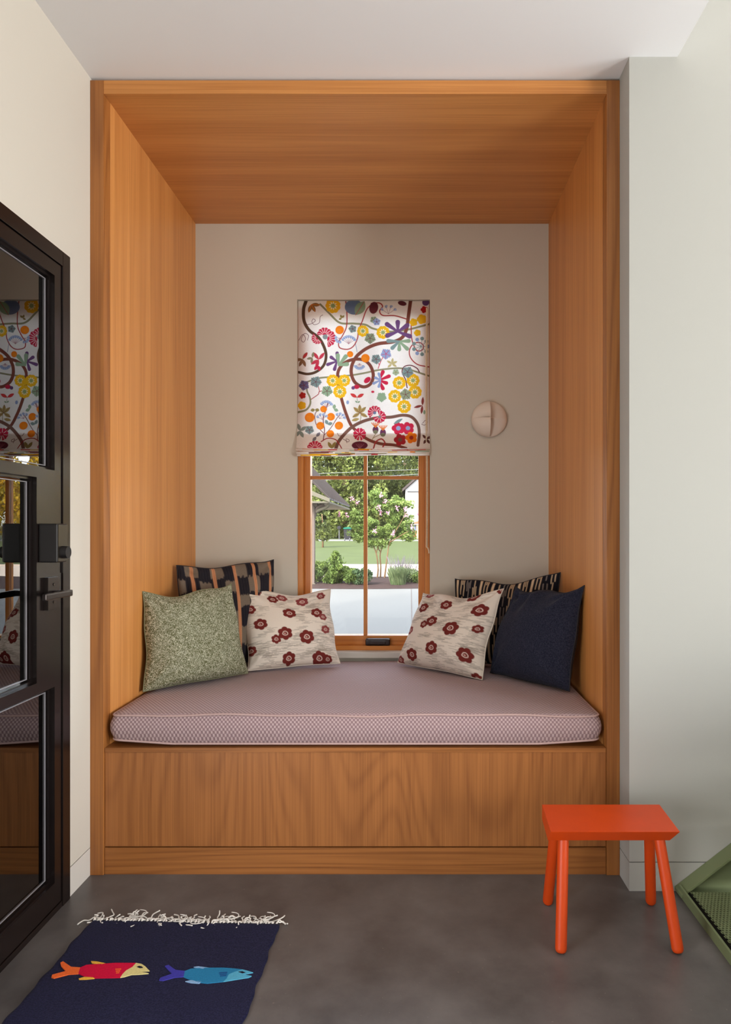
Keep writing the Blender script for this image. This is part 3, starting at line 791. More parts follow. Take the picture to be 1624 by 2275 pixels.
# ------------------------------------------------------------------ seat cushion
def cushion():
    x0, x1, y0, y1, z0, z1 = -1.014, 0.636, 0.012, 0.955, 0.4235, 0.536
    root = empty('seat_cushion', ((x0+x1)/2, 0.45, z0), 'long mauve woven box cushion with piped edges on the oak bench', 'cushion')
    cx, cy = (x0+x1)/2, (y0+y1)/2; hx, hy = (x1-x0)/2, (y1-y0)/2
    def outline(s, infl=0.0, n=44):
        """rounded-rectangle outline points, s = inset"""
        r = 0.03; pts = []
        ax, ay = hx-s, hy-s
        for (sx, sy, a0) in ((1,-1,-90),(1,1,0),(-1,1,90),(-1,-1,180)):
            for k in range(9):
                a = R(a0+90*k/8); pts.append((cx+sx*(ax-r)+r*math.cos(a), cy+sy*(ay-r)+r*math.sin(a)))
        # subdivide the long edges
        out = []
        m = len(pts)
        for i in range(m):
            p, q = pts[i], pts[(i+1) % m]; d = math.dist(p, q); k = max(1, int(d/0.02))
            for j in range(k): out.append((p[0]+(q[0]-p[0])*j/k, p[1]+(q[1]-p[1])*j/k))
        return out
    base = outline(0.0)
    def top_z(x, y):
        a = (x-cx)/hx; b = (y-cy)/hy
        e = max(0, 1-a*a)*max(0, 1-b*b)
        return z1-0.006+0.013*e**0.45+0.0022*math.sin(x*7+1)*math.sin(y*9)
    def edge_w(x): return 0.0025*math.sin(x*8.0)+0.002*math.sin(x*19+1)
    def bot_z(x, y):
        a = abs((x-cx)/hx); b = (y-cy)/hy
        front = max(0.0, -b)
        return z0+0.010*front*1.0+0.014*max(0, a-0.75)/0.25*front
    rings = []
    nb = 8
    for k in range(nb+1):
        t = k/nb
        ring = []
        for (x, y) in base:
            zt = top_z(x, y)-0.002+edge_w(x); zb = bot_z(x, y)
            zz = zb+(zt-zb)*t
            bul = 0.012*math.sin(math.pi*t)
            # push out along the outline normal
            dx = (x-cx)/hx; dy = (y-cy)/hy
            nx = math.copysign(max(0, abs(dx)-0.9)/0.1, dx); ny = math.copysign(max(0, abs(dy)-0.9)/0.1, dy)
            ring.append((x+nx*(bul-0.006), y+ny*(bul-0.006)-0.0, zz))
        rings.append(ring)
    m = len(base); v = [p for r_ in rings for p in r_]; f = []
    for k in range(nb):
        for i in range(m): f.append((k*m+i, k*m+(i+1) % m, (k+1)*m+(i+1) % m, (k+1)*m+i))
    f.append(tuple(range(m))[::-1])
    # top crown: shrink the outline inwards
    prev = nb*m
    steps = [0.985, 0.96, 0.92, 0.86, 0.78, 0.68, 0.55, 0.4, 0.22, 0.08]
    for s in steps:
        st = len(v)
        for (x, y) in base:
            X = cx+(x-cx)*s; Yv = cy+(y-cy)*s
            v.append((X, Yv, top_z(X, Yv)))
        for i in range(m): f.append((prev+i, prev+(i+1) % m, st+(i+1) % m, st+i))
        prev = st
    f.append(tuple(prev+i for i in range(m)))
    pydata('cushion_body', v, f, M['cushion'], root, True)
    def off(ring, d):
        out = []
        for (x, y, z) in ring:
            dx = (x-cx)/hx; dy = (y-cy)/hy
            nx = math.copysign(max(0, abs(dx)-0.9)/0.1, dx); ny = math.copysign(max(0, abs(dy)-0.9)/0.1, dy)
            out.append((x+nx*d, y+ny*d, z))
        return out
    tube('piping', off(rings[nb], 0.002), 0.0036, M['mauvepipe'], root, 6, True)
    tube('piping', off(rings[0], 0.002), 0.0036, M['mauvepipe'], root, 6, True)
cushion()

# ------------------------------------------------------------------ throw pillows
def inv_bilinear(q, p):
    """u,v of photo point p inside quad q (TL, TR, BR, BL)"""
    TL, TR, BR, BL = [np.array(a, float) for a in q]; p = np.array(p, float); u = v = 0.5
    for _ in range(12):
        a = TL+(TR-TL)*u; b = BL+(BR-BL)*u; r = a+(b-a)*v-p
        du = (TR-TL)*(1-v)+(BR-BL)*v; dv = b-a
        J = np.array([du, dv]).T; s = np.linalg.solve(J, -r); u += s[0]; v += s[1]
    return u, v

def pillow(name, label, corners, T, mat, pipe, W=60, H=60, colors=None, uv=False, k=0.07, seed=0, wr=0.006, kt=0.15, kb_=0.02):
    """corners TL, TR, BR, BL in the room; front face bulges to the viewer"""
    TL, TR, BR, BL = [np.array(c, float) for c in corners]
    cen = (TL+TR+BR+BL)/4
    nrm = np.cross(TR-TL, BL-TL); nrm /= np.linalg.norm(nrm)
    if nrm[1] > 0: nrm = -nrm
    root = empty(name, (cen[0], cen[1], min(BR[2], BL[2])), label, 'pillow', 'throw pillows on the window seat')
    def surf(u, v, side):
        a = 2*u-1; b = 2*v-1
        ka = np.clip(1-b*b, 0, 1)**0.8; kb = np.clip(1-a*a, 0, 1)**0.8
        wob = 1+0.35*np.sin(5.1*b+seed*2.0)
        a2 = a*(1-k*ka*wob); b2 = b*(1-np.where(b < 0, kt, kb_)*kb*(1+0.4*np.sin(4.3*a+seed*3.1)))
        uu = (a2+1)/2; vv_ = (b2+1)/2
        P = (TL*(1-uu)[..., None]+TR*uu[..., None])*(1-vv_)[..., None]+(BL*(1-uu)[..., None]+BR*uu[..., None])*vv_[..., None]
        e = np.clip(1-a*a, 0, 1)**0.5*np.clip(1-b*b, 0, 1)**0.5
        th = T*e*(1+0.22*b)
        ph = seed*1.37
        # soft folds running in from the corners and edges
        w = np.zeros_like(a)
        for (ca, cb, s) in ((-1, -1, 1), (1, -1, 1.2), (1, 1, 0.9), (-1, 1, 1.0)):
            d = np.hypot(a-ca, b-cb); an = np.arctan2(b-cb, a-ca)
            w += s*np.sin(an*8+ph+ca)*np.exp(-(d/0.6)**2)*np.clip(d*2.2, 0, 1)
        w += 1.1*np.sin(9*a+3*np.sin(2*a+ph))*np.exp(-((b+1)/0.45)**2)
        w += 0.7*np.sin(2.6*a+1.9*b+ph)*np.sin(1.7*b-1.2*a+2*ph)
        edge = np.clip((1-np.abs(a))*6, 0, 1)*np.clip((1-np.abs(b))*6, 0, 1)
        th = th+wr*w*edge
        return P+nrm*(th*side)[..., None]
    U, V = np.meshgrid(np.linspace(0, 1, W), np.linspace(0, 1, H))
    # denser sampling near the edges
    cu = lambda t: t
    P = surf(U, V, 1.0)
    grid_mesh('front_cover', P, mat, root, colors, uv)
    U2, V2 = np.meshgrid(np.linspace(0, 1, 36), np.linspace(0, 1, 36))
    P2 = surf(U2, V2, -0.75)
    c2 = None
    if colors is not None:
        c2 = colors[np.linspace(0, H-1, 36).astype(int)][:, np.linspace(0, W-1, 36).astype(int)]
    grid_mesh('back_cover', P2, mat, root, c2, uv, flip=True)
    t = np.linspace(0, 1, 40)[:-1]; o = np.zeros_like(t); i = np.ones_like(t)
    ring = np.concatenate([surf(t, o, 1.0), surf(i, t, 1.0), surf(1-t, i, 1.0), surf(o, 1-t, 1.0)])
    tube('seam_piping', [Vector(p) for p in ring], 0.0026, pipe, root, 6, True)
    return root

# flower print: positions read in photo pixels, put into the pillow's own square
def flower_canvas(quad, flowers, seed, bg=(226, 217, 206)):
    cv = Canvas(1, 1, 210, 210, bg)
    rg = random.Random(seed)
    GR = (140, 132, 122)
    for c in range(85):
        cx, cy = rg.random(), rg.random(); n = rg.randint(5, 10)
        for q in range(n):
            y = cy+(q-n/2)*0.0085; x = cx+rg.uniform(-.05, .05)+(q-n/2)*rg.choice((-.012, .012)); l = rg.uniform(.02, .06)
            cv.line([(x-l, y), (x, y+rg.uniform(-.002, .002)), (x+l, y)], 0.0042, GR, sp=2, a=0.75)
    for (px, py, r, shade) in flowers:
        u, v = inv_bilinear(quad, (px, py))
        col = (112, 44, 40) if shade == 0 else (136, 66, 66)
        for kx in range(6):
            a = kx*2*math.pi/6+px*0.1
            cv.disc(u+math.cos(a)*r*.58, v+math.sin(a)*r*.58, r*.42, col)
        cv.disc(u, v, r*.62, col)
        cv.line([(u+.33*r*math.cos(a)*(1+.15*math.sin(3*a)), v+.30*r*math.sin(a)) for a in np.linspace(0, 2*math.pi, 10)[:-1]], r*.11, (220, 198, 188), sp=3, closed=True)
        cv.disc(u-.05*r, v+.03*r, r*.12, (196, 150, 142))
    return cv.attr(0.03, seed)

crop3 = lambda x, y: (300+x/3.383, 1220+y/3.383)
crop4 = lambda x, y: (860+x/3.248, 1240+y/3.248)
quadL = [(527,1308), (733,1311), (757,1482), (548,1500)]
flL = [(*crop3(x, y), r, s) for x, y, r, s in ((900,322,.055,0),(1010,390,.06,0),(1080,362,.06,1),(1232,398,.075,1),(1390,360,.055,1),(832,485,.062,0),(1128,522,.078,0),(1350,520,.072,0),(1400,555,.05,1),
        (912,617,.074,0),(1092,697,.082,0),(1022,740,.055,0),(1264,722,.088,0),(1418,655,.055,1),(838,812,.06,0),(1130,875,.075,0),(1372,868,.085,0),(1440,870,.055,0))]
quadR = [(942,1322), (1118,1310), (1072,1512), (885,1478)]
flR = [(*crop4(x, y), r, s) for x, y, r, s in ((345,275,.055,1),(680,268,.07,0),(510,347,.078,0),(325,392,.07,0),(728,402,.08,0),(415,502,.078,0),(350,527,.055,0),(566,560,.092,0),(208,560,.06,1),(835,235,.05,0),
        (422,702,.08,0),(248,738,.075,0),(640,740,.082,0),(125,762,.055,1),(722,548,.05,0),(660,885,.06,0))]

def ikat_left():
    cv = Canvas(1, 1, 160, 160, (116, 104, 92))
    rg = random.Random(4)
    cols = [0.02, 0.235, 0.45, 0.665, 0.88]; h = 0.165
    for c in range(9):
        x0 = -0.06+c*0.1235; 
        for r_ in range(7):
            if (r_+c) % 2 == 0:
                y0 = r_*h-0.03+rg.uniform(-.02, .02)
                for s in range(12):
                    xx = x0+0.1235*(s+.5)/12
                    cv.line([(xx, y0+rg.uniform(-.02, .01)), (xx, y0+h/2), (xx, y0+h+rg.uniform(-.01, .02))], 0.0125, (30, 29, 38), sp=2)
    for x in (0.13, 0.345, 0.555, 0.755, 0.94):
        cv.line([(x, 0), (x, .5), (x, 1)], 0.030, (196, 138, 100), sp=3)
        cv.line([(x, 0), (x, .5), (x, 1)], 0.004, (150, 96, 70), sp=3)
    return cv.attr(0.12, 4)
def ikat_right():
    cv = Canvas(1, 1, 170, 170, (28, 28, 36))
    rg = random.Random(9)
    x = 0.012; i = 0
    CRM = (214, 190, 158)
    while x < 1.0:
        kind = i % 6
        if kind in (0, 4): cv.line([(x+.02, 0), (x+.02, .5), (x+.02, 1)], 0.022, CRM, sp=3); x += 0.06
        else:
            y = -rg.uniform(0, .25)
            for s in range(3):
                yy = y+s*0.0
                for q in range(4):
                    y0 = yy+q*.34+(.12 if (i+s) % 2 else 0); cv.line([(x+s*.016, y0+rg.uniform(-.02, .02)), (x+s*.016, y0+.1), (x+s*.016, y0+.2+rg.uniform(-.03, .03))], 0.0085, CRM if kind != 2 else (140, 130, 124), sp=2)
            x += 0.062
        i += 1
    return cv.attr(0.08, 9)

pillow('throw_pillow', 'dark checked ikat pillow with orange stripes standing in the left corner',
       [(-1.005, .640, 1.000), (-.640, .885, 1.014), (-.605, .810, .550), (-.965, .560, .550)], 0.075, M['print'], M['darkpipe'], 160, 160, ikat_left(), seed=1, k=0.05, wr=0.010, kt=0.08)
pillow('throw_pillow', 'cream pillow with dark red flowers left of the window, beside the green pillow',
       [pt(526,1306,3.03), pt(734,1309,3.165), (-.322, .790, .553), (-.700, .640, .550)], 0.092, M['print'], M['creampipe'], 210, 210, flower_canvas(quadL, flL, 2), seed=2.2, k=0.07, wr=0.009)
pillow('throw_pillow', 'speckled sage green boucle pillow at the left end of the cushion',
       [pt(316,1314,2.60), pt(514,1296,2.86), (-.690, .600, .548), (-1.008, .285, .545)], 0.095, M['boucle'], M['greenpipe'], 90, 90, None, True, seed=3.1, k=0.06, wr=0.010)
pillow('throw_pillow', 'black and cream striped ikat pillow behind the navy pillow',
       [pt(1011,1286,3.18), pt(1245,1272,2.955), (.610, .640, .552), (.190, .850, .552)], 0.06, M['print'], M['darkpipe'], 170, 170, ikat_right(), seed=4.4, k=0.04)
pillow('throw_pillow', 'plain navy wool pillow leaning against the right side panel',
       [pt(1146,1303,2.93), pt(1298,1301,2.555), (.592, .290, .545), (.330, .600, .550)], 0.092, M['navywool'], M['darkpipe'], 90, 90, None, True, seed=5.6, k=0.05, wr=0.014)
pillow('throw_pillow', 'cream pillow with dark red flowers right of the window, against the navy pillow',
       [pt(940,1318,3.14), pt(1119,1308,2.86), (.285, .490, .545), (-.064, .805, .553)], 0.092, M['print'], M['creampipe'], 210, 210, flower_canvas(quadR, flR, 7), seed=6.3, k=0.07, wr=0.009)

# ------------------------------------------------------------------ glazed entry door in the left wall
def door():
    root = empty('door_1', (XL, DY1, 0), 'dark bronze glazed door with three panes', None, None, 'structure')
    xo = XL+0.006                                   # room face of the frame
    jw = 0.0445
    leafY1 = DY1-jw-0.002
    # jamb and head
    box('jamb', XL-0.12, xo, DY1-jw, DY1, 0.0, DZ, M['bronze'], root, 0.0015)
    box('jamb', XL-0.12, xo, DY0, DY0+jw, 0.0, DZ, M['bronze'], root, 0.0015)
    box('head_jamb', XL-0.12, xo, DY0+jw, DY1-jw, DZ-jw, DZ, M['bronze'], root, 0.0015)
    box('threshold', XL-0.12, XL+0.004, DY0+jw, DY1-jw, 0.0, 0.018, M['bronze'], root, 0.001)
    lx0, lx1 = XL-0.052, XL+0.002
    ly0, ly1 = DY0+jw+0.002, leafY1; lz0, lz1 = 0.021, DZ-jw-0.003
    ys = -0.229; ym = -0.327; yh = ly0+0.075
    zt, z1, z2, z3, z4, zb = 1.9135, 1.329, 1.3016, 0.713, 0.681, 0.0925
    leaf = boxes('leaf', [(lx0, lx1, ys, ly1, lz0, lz1), (lx0, lx1, ly0, yh, lz0, lz1),
                  (lx0, lx1, yh, ys, zt, lz1), (lx0, lx1, yh, ys, lz0, zb),
                  (lx0, lx1, yh, ys, z2, z1), (lx0, lx1, yh, ys, z4, z3), (lx0, lx1, ym, ys, z3, z2)], M['bronze'], root)
    for (a, b_, c, d) in ((yh, ys, z1, zt), (yh, ym, z3, z2), (yh, ys, zb, z4)):
        bt = 0.007
        xb0, xb1 = XL-0.034, XL-0.012
        fr = boxes('glazing_bead', [(xb0, xb1, a, a+bt, c, d), (xb0, xb1, b_-bt, b_, c, d), (xb0, xb1, a+bt, b_-bt, c, c+bt), (xb0, xb1, a+bt, b_-bt, d-bt, d)], M['bronze'], root)
        box('pane', XL-0.026, XL-0.022, a+0.002, b_-0.002, c+0.002, d-0.002, M['doorglass'], root)
        s = bt+0.006; w_ = 0.0022; xa, xb = XL-0.0215, XL-0.0185
        boxes('glass_trim', [(xa, xb, a+s, a+s+w_, c+s, d-s), (xa, xb, b_-s-w_, b_-s, c+s, d-s),
                             (xa, xb, a+s+w_, b_-s-w_, c+s, c+s+w_), (xa, xb, a+s+w_, b_-s-w_, d-s-w_, d-s)], M['spacer'], root)
        box('pane', XL-0.042, XL-0.038, a+0.002, b_-0.002, c+0.002, d-0.002, M['glass'], root)
    # smart-lock box with a thumb turn
    X0 = XL+0.002
    lk = box('lock_body', X0, XL+0.057, -0.320, -0.261, 1.057, 1.169, M['lockblack'], root, 0.006, 3)
    box('lock_face', XL+0.0565, XL+0.0585, -0.317, -0.264, 1.060, 1.166, M['lockface'], lk, 0.0008)
    v = []
    bm = bmesh.new(); bmesh.ops.create_cone(bm, cap_ends=True, segments=24, radius1=0.0185, radius2=0.017, depth=0.016,
        matrix=Matrix.Translation((XL+0.0665, -0.2905, 1.086)) @ Matrix.Rotation(R(90), 4, 'Y'))
    from_bm('thumb_turn', bm, M['lockblack'], lk, False)
    # lever set
    pl = box('escutcheon', X0, XL+0.0145, -0.289, -0.228, 0.916, 1.012, M['bronzehw'], root, 0.0012)
    for z in (0.938, 0.990):
        bm = bmesh.new(); bmesh.ops.create_cone(bm, cap_ends=True, segments=16, radius1=0.0045, radius2=0.004, depth=0.003,
            matrix=Matrix.Translation((XL+0.0152, -0.2585, z)) @ Matrix.Rotation(R(90), 4, 'Y'))
        from_bm('screw', bm, M['lockface'], pl)
    lev = box('lever', XL+0.052, XL+0.064, -0.392, -0.242, 0.9545, 0.9735, M['bronzehw'], root, 0.004, 3)
    box('lever_neck', XL+0.0145, XL+0.056, -0.266, -0.244, 0.9555, 0.9725, M['bronzehw'], lev, 0.003, 2)
    box('bolt_plate', XL-0.0005, XL+0.0065, leafY1-0.0005, leafY1+0.0015, 1.02, 1.10, M['gap'], root)
door()
# dark entry porch behind the door
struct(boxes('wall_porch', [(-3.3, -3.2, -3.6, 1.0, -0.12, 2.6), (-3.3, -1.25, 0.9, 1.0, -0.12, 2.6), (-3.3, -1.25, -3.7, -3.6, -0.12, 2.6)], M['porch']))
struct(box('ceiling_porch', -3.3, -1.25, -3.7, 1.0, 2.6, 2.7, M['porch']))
struct(box('floor_porch', -3.3, -1.25, -3.6, 0.9, -0.12, -0.02, M['floor']))

# ------------------------------------------------------------------ orange stool
def stool():
    root = empty('stool', (0.567, -0.297, 0), 'small orange-red painted wooden stool with splayed round legs', 'stool')
    h, hb = 0.3175, 0.2825
    top = [(.3838, -.391), (.7404, -.391), (.7517, -.2025), (.395, -.2025)]
    bot = [(.3800, -.366), (.7215, -.366), (.7330, -.2260), (.3905, -.2260)]
    bm = bmesh.new()
    A = [bm.verts.new((x, y, hb)) for x, y in bot]; B = [bm.verts.new((x, y, h)) for x, y in top]
    bm.faces.new(A[::-1]); bm.faces.new(B)
    for i in range(4): bm.faces.new([A[i], A[(i+1) % 4], B[(i+1) % 4], B[i]])
    bevel(bm, 0.0012, 2)
    from_bm('seat', bm, M['orange'], root)
    legs = [((.4268, -.350), (.405, -.4195)), ((.6965, -.350), (.724, -.4195)), ((.4285, -.243), (.418, -.1735)), ((.706, -.243), (.7357, -.1735))]
    for (tx, ty), (bx, by) in legs:
        P0 = Vector((tx, ty, hb+0.004)); P1 = Vector((bx, by, 0.0))
        d = (P0-P1).normalized(); r = 0.0158
        pts = []; rr = []
        for k in range(7):
            a = math.pi/2*k/6
            pts.append(P1+d*(0.012*(1-math.cos(a)))); rr.append(max(0.0005, r*(0.55+0.45*math.sin(a)) if k else 0.003))
        pts.append(P0); rr.append(r*0.98)
        v, f = tube_data(pts, rr, 24)
        zmin = min(p.z for p in v)
        v = [Vector((p.x, p.y, min(max(p.z-zmin*(1 if p.z < 0.05 else 0), 0.0), hb+0.004))) for p in v]
        o = pydata('leg', v, f, M['orange'], root, True); o.data.set_sharp_from_angle(angle=R(60))
stool()

# ------------------------------------------------------------------ rug with woven fish
def rug():
    root = empty('rug', (-0.67, -0.75, 0), 'dark indigo woven rug with two fish and white fringe', 'rug')
    TLc, TRc = (-.9386, -.270), (-.3855, -.293)
    BLc, BRc = (-.962, -1.22), (-.402, -1.24)
    W, H = 90, 140
    U, V = np.meshgrid(np.linspace(0, 1, W), np.linspace(0, 1, H))
    X = (TLc[0]*(1-U)+TRc[0]*U)*(1-V)+(BLc[0]*(1-U)+BRc[0]*U)*V
    Y = (TLc[1]*(1-U)+TRc[1]*U)*(1-V)+(BLc[1]*(1-U)+BRc[1]*U)*V
    X = X+0.0022*np.sin(V*40)*(np.abs(U-.5)*2)**6+0.0015*np.sin(V*83+1)*(np.abs(U-.5)*2)**6
    def zf(x, y): return 0.0065+0.0012*np.sin(x*13+y*9)*np.sin(y*11-x*4)+0.0008*np.sin(x*31+2)*np.sin(y*23)
    Z = zf(X, Y)
    P = np.stack([X, Y, Z], -1)
    e = np.zeros((H, W)); 
    # turned-down border
    ring = np.zeros((H+2, W+2, 3)); ring[1:-1, 1:-1] = P
    ring[0, 1:-1] = P[0]; ring[-1, 1:-1] = P[-1]; ring[:, 0] = ring[:, 1]; ring[:, -1] = ring[:, -2]
    ring[0, :, 2] = 0.0004; ring[-1, :, 2] = 0.0004; ring[:, 0, 2] = 0.0004; ring[:, -1, 2] = 0.0004
    grid_mesh('woven_field', ring, M['rug'], root)
    def fpoly(name, pts, mat, parent, lift=0.0):
        c8 = [(x/2.498, 2000+y/2.498) for x, y in pts]
        w = [floor_pt(x, y, 0.0075) for x, y in c8]
        n = len(w); v = []; f = []
        zt = [float(zf(p.x, p.y))+0.0022+lift for p in w]
        for p, z in zip(w, zt): v.append((p.x, p.y, z))
        for p, z in zip(w, zt): v.append((p.x, p.y, z-0.0032-lift))
        f.append(tuple(range(n))); f.append(tuple(range(n, 2*n))[::-1])
        for i in range(n): f.append((i, n+i, n+(i+1) % n, (i+1) % n))
        bm = bmesh.new(); V_ = [bm.verts.new(p) for p in v]
        for q in f: bm.faces.new([V_[i] for i in q])
        bmesh.ops.recalc_face_normals(bm, faces=list(bm.faces)); bmesh.ops.triangulate(bm, faces=[q for q in bm.faces if len(q.verts) > 4])
        return from_bm(name, bm, mat, parent)
    yarn = lambda nm, c: plain(nm, c, 0.95, bump=0.6, bscale=500, var=0.10, vscale=220, spec=0.1)
    RED, ORG, CRE, YEL, DRK = yarn('red_yarn', (206, 22, 62)), yarn('orange_yarn', (244, 108, 52)), yarn('cream_yarn', (222, 208, 142)), yarn('yellow_yarn', (232, 176, 70)), yarn('dark_yarn', (28, 28, 44))
    BLU, IND, LBL, PAL, DBL = yarn('teal_blue_yarn', (44, 124, 168)), yarn('indigo_yarn', (66, 62, 158)), yarn('light_blue_yarn', (88, 168, 200)), yarn('pale_blue_yarn', (140, 176, 214)), yarn('deep_blue_yarn', (34, 76, 130))
    b = fpoly('red_fish', [(445,376),(480,362),(560,358),(640,352),(755,350),(735,372),(700,392),(680,412),(668,430),(620,432),(520,434),(470,425),(435,408)], RED, root)
    b['label'] = 'red fish woven into the rug'
    fpoly('fish_tail', [(335,345),(350,338),(395,370),(446,375),(436,410),(380,412),(300,432),(285,428),(290,412),(365,393),(340,365)], ORG, b)
    fpoly('fish_head', [(755,350),(785,355),(805,368),(822,386),(830,394),(795,395),(765,398),(812,404),(825,408),(780,412),(730,414),(690,426),(668,430),(680,412),(700,392),(735,372)], CRE, b)
    fpoly('fish_fin', [(505,342),(540,345),(585,355),(565,360),(530,357),(510,352)], YEL, b)
    fpoly('fish_fin', [(437,436),(470,428),(515,431),(525,436),(480,440),(440,441)], YEL, b)
    fpoly('fish_eye', [(758,373),(772,367),(788,371),(794,378),(776,380)], DRK, b, 0.0006)
    for k in range(3): fpoly('gill_stripe', [(640+k*2, 385+k*10), (672-k*5, 383+k*10), (672-k*5, 388+k*10), (640+k*2, 390+k*10)], ORG, b, 0.0006)
    b = fpoly('blue_fish', [(1025,396),(1060,382),(1130,376),(1240,376),(1300,382),(1345,388),(1300,402),(1270,415),(1257,440),(1240,455),(1150,464),(1100,458),(1050,440),(1018,426)], BLU, root)
    b['label'] = 'blue fish woven into the rug'
    fpoly('fish_tail', [(915,368),(935,362),(975,390),(1027,395),(1020,426),(970,430),(905,447),(883,445),(890,432),(955,410),(930,385)], IND, b)
    fpoly('fish_head', [(1345,388),(1375,396),(1405,405),(1375,411),(1350,416),(1396,424),(1380,432),(1330,440),(1240,455),(1257,440),(1270,415),(1300,402)], LBL, b)
    fpoly('fish_fin', [(1075,372),(1100,368),(1165,376),(1130,382),(1095,378)], PAL, b)
    fpoly('fish_fin', [(1028,452),(1060,446),(1118,455),(1105,464),(1060,460)], PAL, b)
    fpoly('fish_eye', [(1322,402),(1345,400),(1362,407),(1345,411)], DRK, b, 0.0006)
    for k in range(3): fpoly('gill_stripe', [(1216+k*3, 405+k*9), (1262-k*3, 402+k*9), (1262-k*3, 407+k*9), (1216+k*3, 410+k*9)], DBL, b, 0.0006)
    # knotted fringe
    rg = random.Random(11)
    for i in range(46):
        t = (i+0.5)/46+rg.uniform(-.006, .006)
        x = TLc[0]*(1-t)+TRc[0]*t; y = TLc[1]*(1-t)+TRc[1]*t
        lst = []
        for s in range(2):
            a = rg.gauss(0.0, 0.9)+math.pi/2; L = rg.uniform(0.03, 0.068)
            p = [Vector((x, y-0.003, 0.004)), Vector((x+rg.uniform(-.003, .003), y+0.006, 0.006+rg.uniform(0, .004)))]
            cur = p[-1].copy()
            for q in range(4):
                a += rg.gauss(0, 0.75); cur = cur+Vector((math.cos(a), math.sin(a)*0.8, 0))*L/4; cur.z = 0.0022+abs(rg.gauss(0, 0.0035)); p.append(cur.copy())
            lst.append(tube_data(spline(p, 4), 0.0020, 5))
        # knot
        kx = Vector((x, y+0.003, 0.0055)); lst.append(tube_data([kx+Vector((0,-.003,0)), kx+Vector((0,-.0015,0)), kx+Vector((0,.0015,0)), kx+Vector((0,.003,0))], [0.0012, 0.0034, 0.0034, 0.0012], 7))
        v, f = merge(lst); v = [Vector((q.x, q.y, max(q.z, 0.0004))) for q in v]
        pydata('fringe_tassel', v, f, M['fringe'], root, True)
    # loose curls of yarn
    for (px, py) in ((300,2034),(390,2045),(430,2050),(505,2040),(585,2040)):
        c = floor_pt(px, py, 0.004); p = []
        for q in range(14):
            a = q*0.62; rr = 0.006+0.0016*q
            p.append((c.x+rr*math.cos(a)+q*0.001, c.y+rr*math.sin(a)*0.7, 0.0035+0.0006*q))
        tube('fringe_tassel', spline(p, 3), 0.0014, M['fringe'], root, 5)
rug()

# ------------------------------------------------------------------ green steel stair at the right
def stair():
    root = empty('steel_stair', (0.84, -0.6, 0), 'olive green steel stair with perforated treads', 'stair')
    sl = 0.775
    Y0, Y1 = -0.156, YR-0.001
    def stringer(y0, y1):
        x0 = 0.841; xe = 2.05
        poly = [(x0, 0.0), (x0, 0.010), (xe, 0.010+(xe-x0)*sl), (xe, (xe-x0)*sl-0.26), (x0+0.34, 0.0)]
        return prism('stringer', poly, 'y', y0, y1, M['green'], root, 0.0012)
    stringer(-0.118, Y1)
    # top flange of the wall-side channel
    def flange(y0, y1):
        x0 = 0.841; xe = 2.05; t = 0.010
        prism('stringer_flange', [(x0-0.004, 0.006), (x0-0.004, 0.016), (xe, 0.016+(xe-x0)*sl), (xe, 0.006+(xe-x0)*sl)], 'y', y0, y1, M['green'], root, 0.0012)
    flange(Y0, Y1); stringer(-1.14, -1.12); flange(-1.14, -1.085)
    # perforated tread sheet (shared mesh), staggered square-ish holes
    tw, td, pitch = 0.232, 0.93, 0.0104
    nx, ny = int(tw/pitch), int(td/pitch)
    v = []; f = []
    hr = pitch*0.35
    for j in range(ny):
        for i in range(nx):
            cx = (i+0.5)*pitch+(0.5*pitch if j % 2 else 0); cy = -(j+0.5)*pitch; b = len(v)
            for k in range(8):
                a = math.pi/4*k; m = 1/max(abs(math.cos(a)), abs(math.sin(a)))
                v.append((cx+math.cos(a)*m*pitch/2, cy+math.sin(a)*m*pitch/2, 0.0))
            for k in range(8):
                a = math.pi/4*k; v.append((cx+math.cos(a)*hr, cy+math.sin(a)*hr, 0.0))
            for k in range(8):
                a = math.pi/4*k; v.append((cx+math.cos(a)*hr, cy+math.sin(a)*hr, -0.0025))
            for k in range(8):
                k2 = (k+1) % 8
                f.append((b+k, b+k2, b+8+k2, b+8+k)); f.append((b+8+k, b+8+k2, b+16+k2, b+16+k))
    me = bpy.data.meshes.new('perforated_tread'); me.from_pydata(v, [], f); me.update(); me.materials.append(M['green'])
    for s in range(5):
        x0 = 0.862+s*0.2345; z = 0.028+s*0.1815
        o = bpy.data.objects.new('perforated_tread', me); COL.objects.link(o); o.parent = root
        o.location = Vector((x0, Y0-0.002, z))-Vector(root.location)
        # lip, tray bottom and rolled edge
        box('tread_lip', x0-0.020, x0-0.013, -1.12, Y0+0.036, max(0.0, z-0.028), z+0.004, M['green'], root, 0.001)
        box('tread_pan', x0-0.013, x0+0.225, -1.118, Y0+0.036, max(0.001, z-0.024), max(0.003, z-0.021), M['gap'], root)  # dark pan colour stands in for the shade under the holes
        if s: box('riser', x0-0.013, x0-0.009, -1.118, Y0+0.036, z-0.15, z-0.026, M['green'], root)
stair()

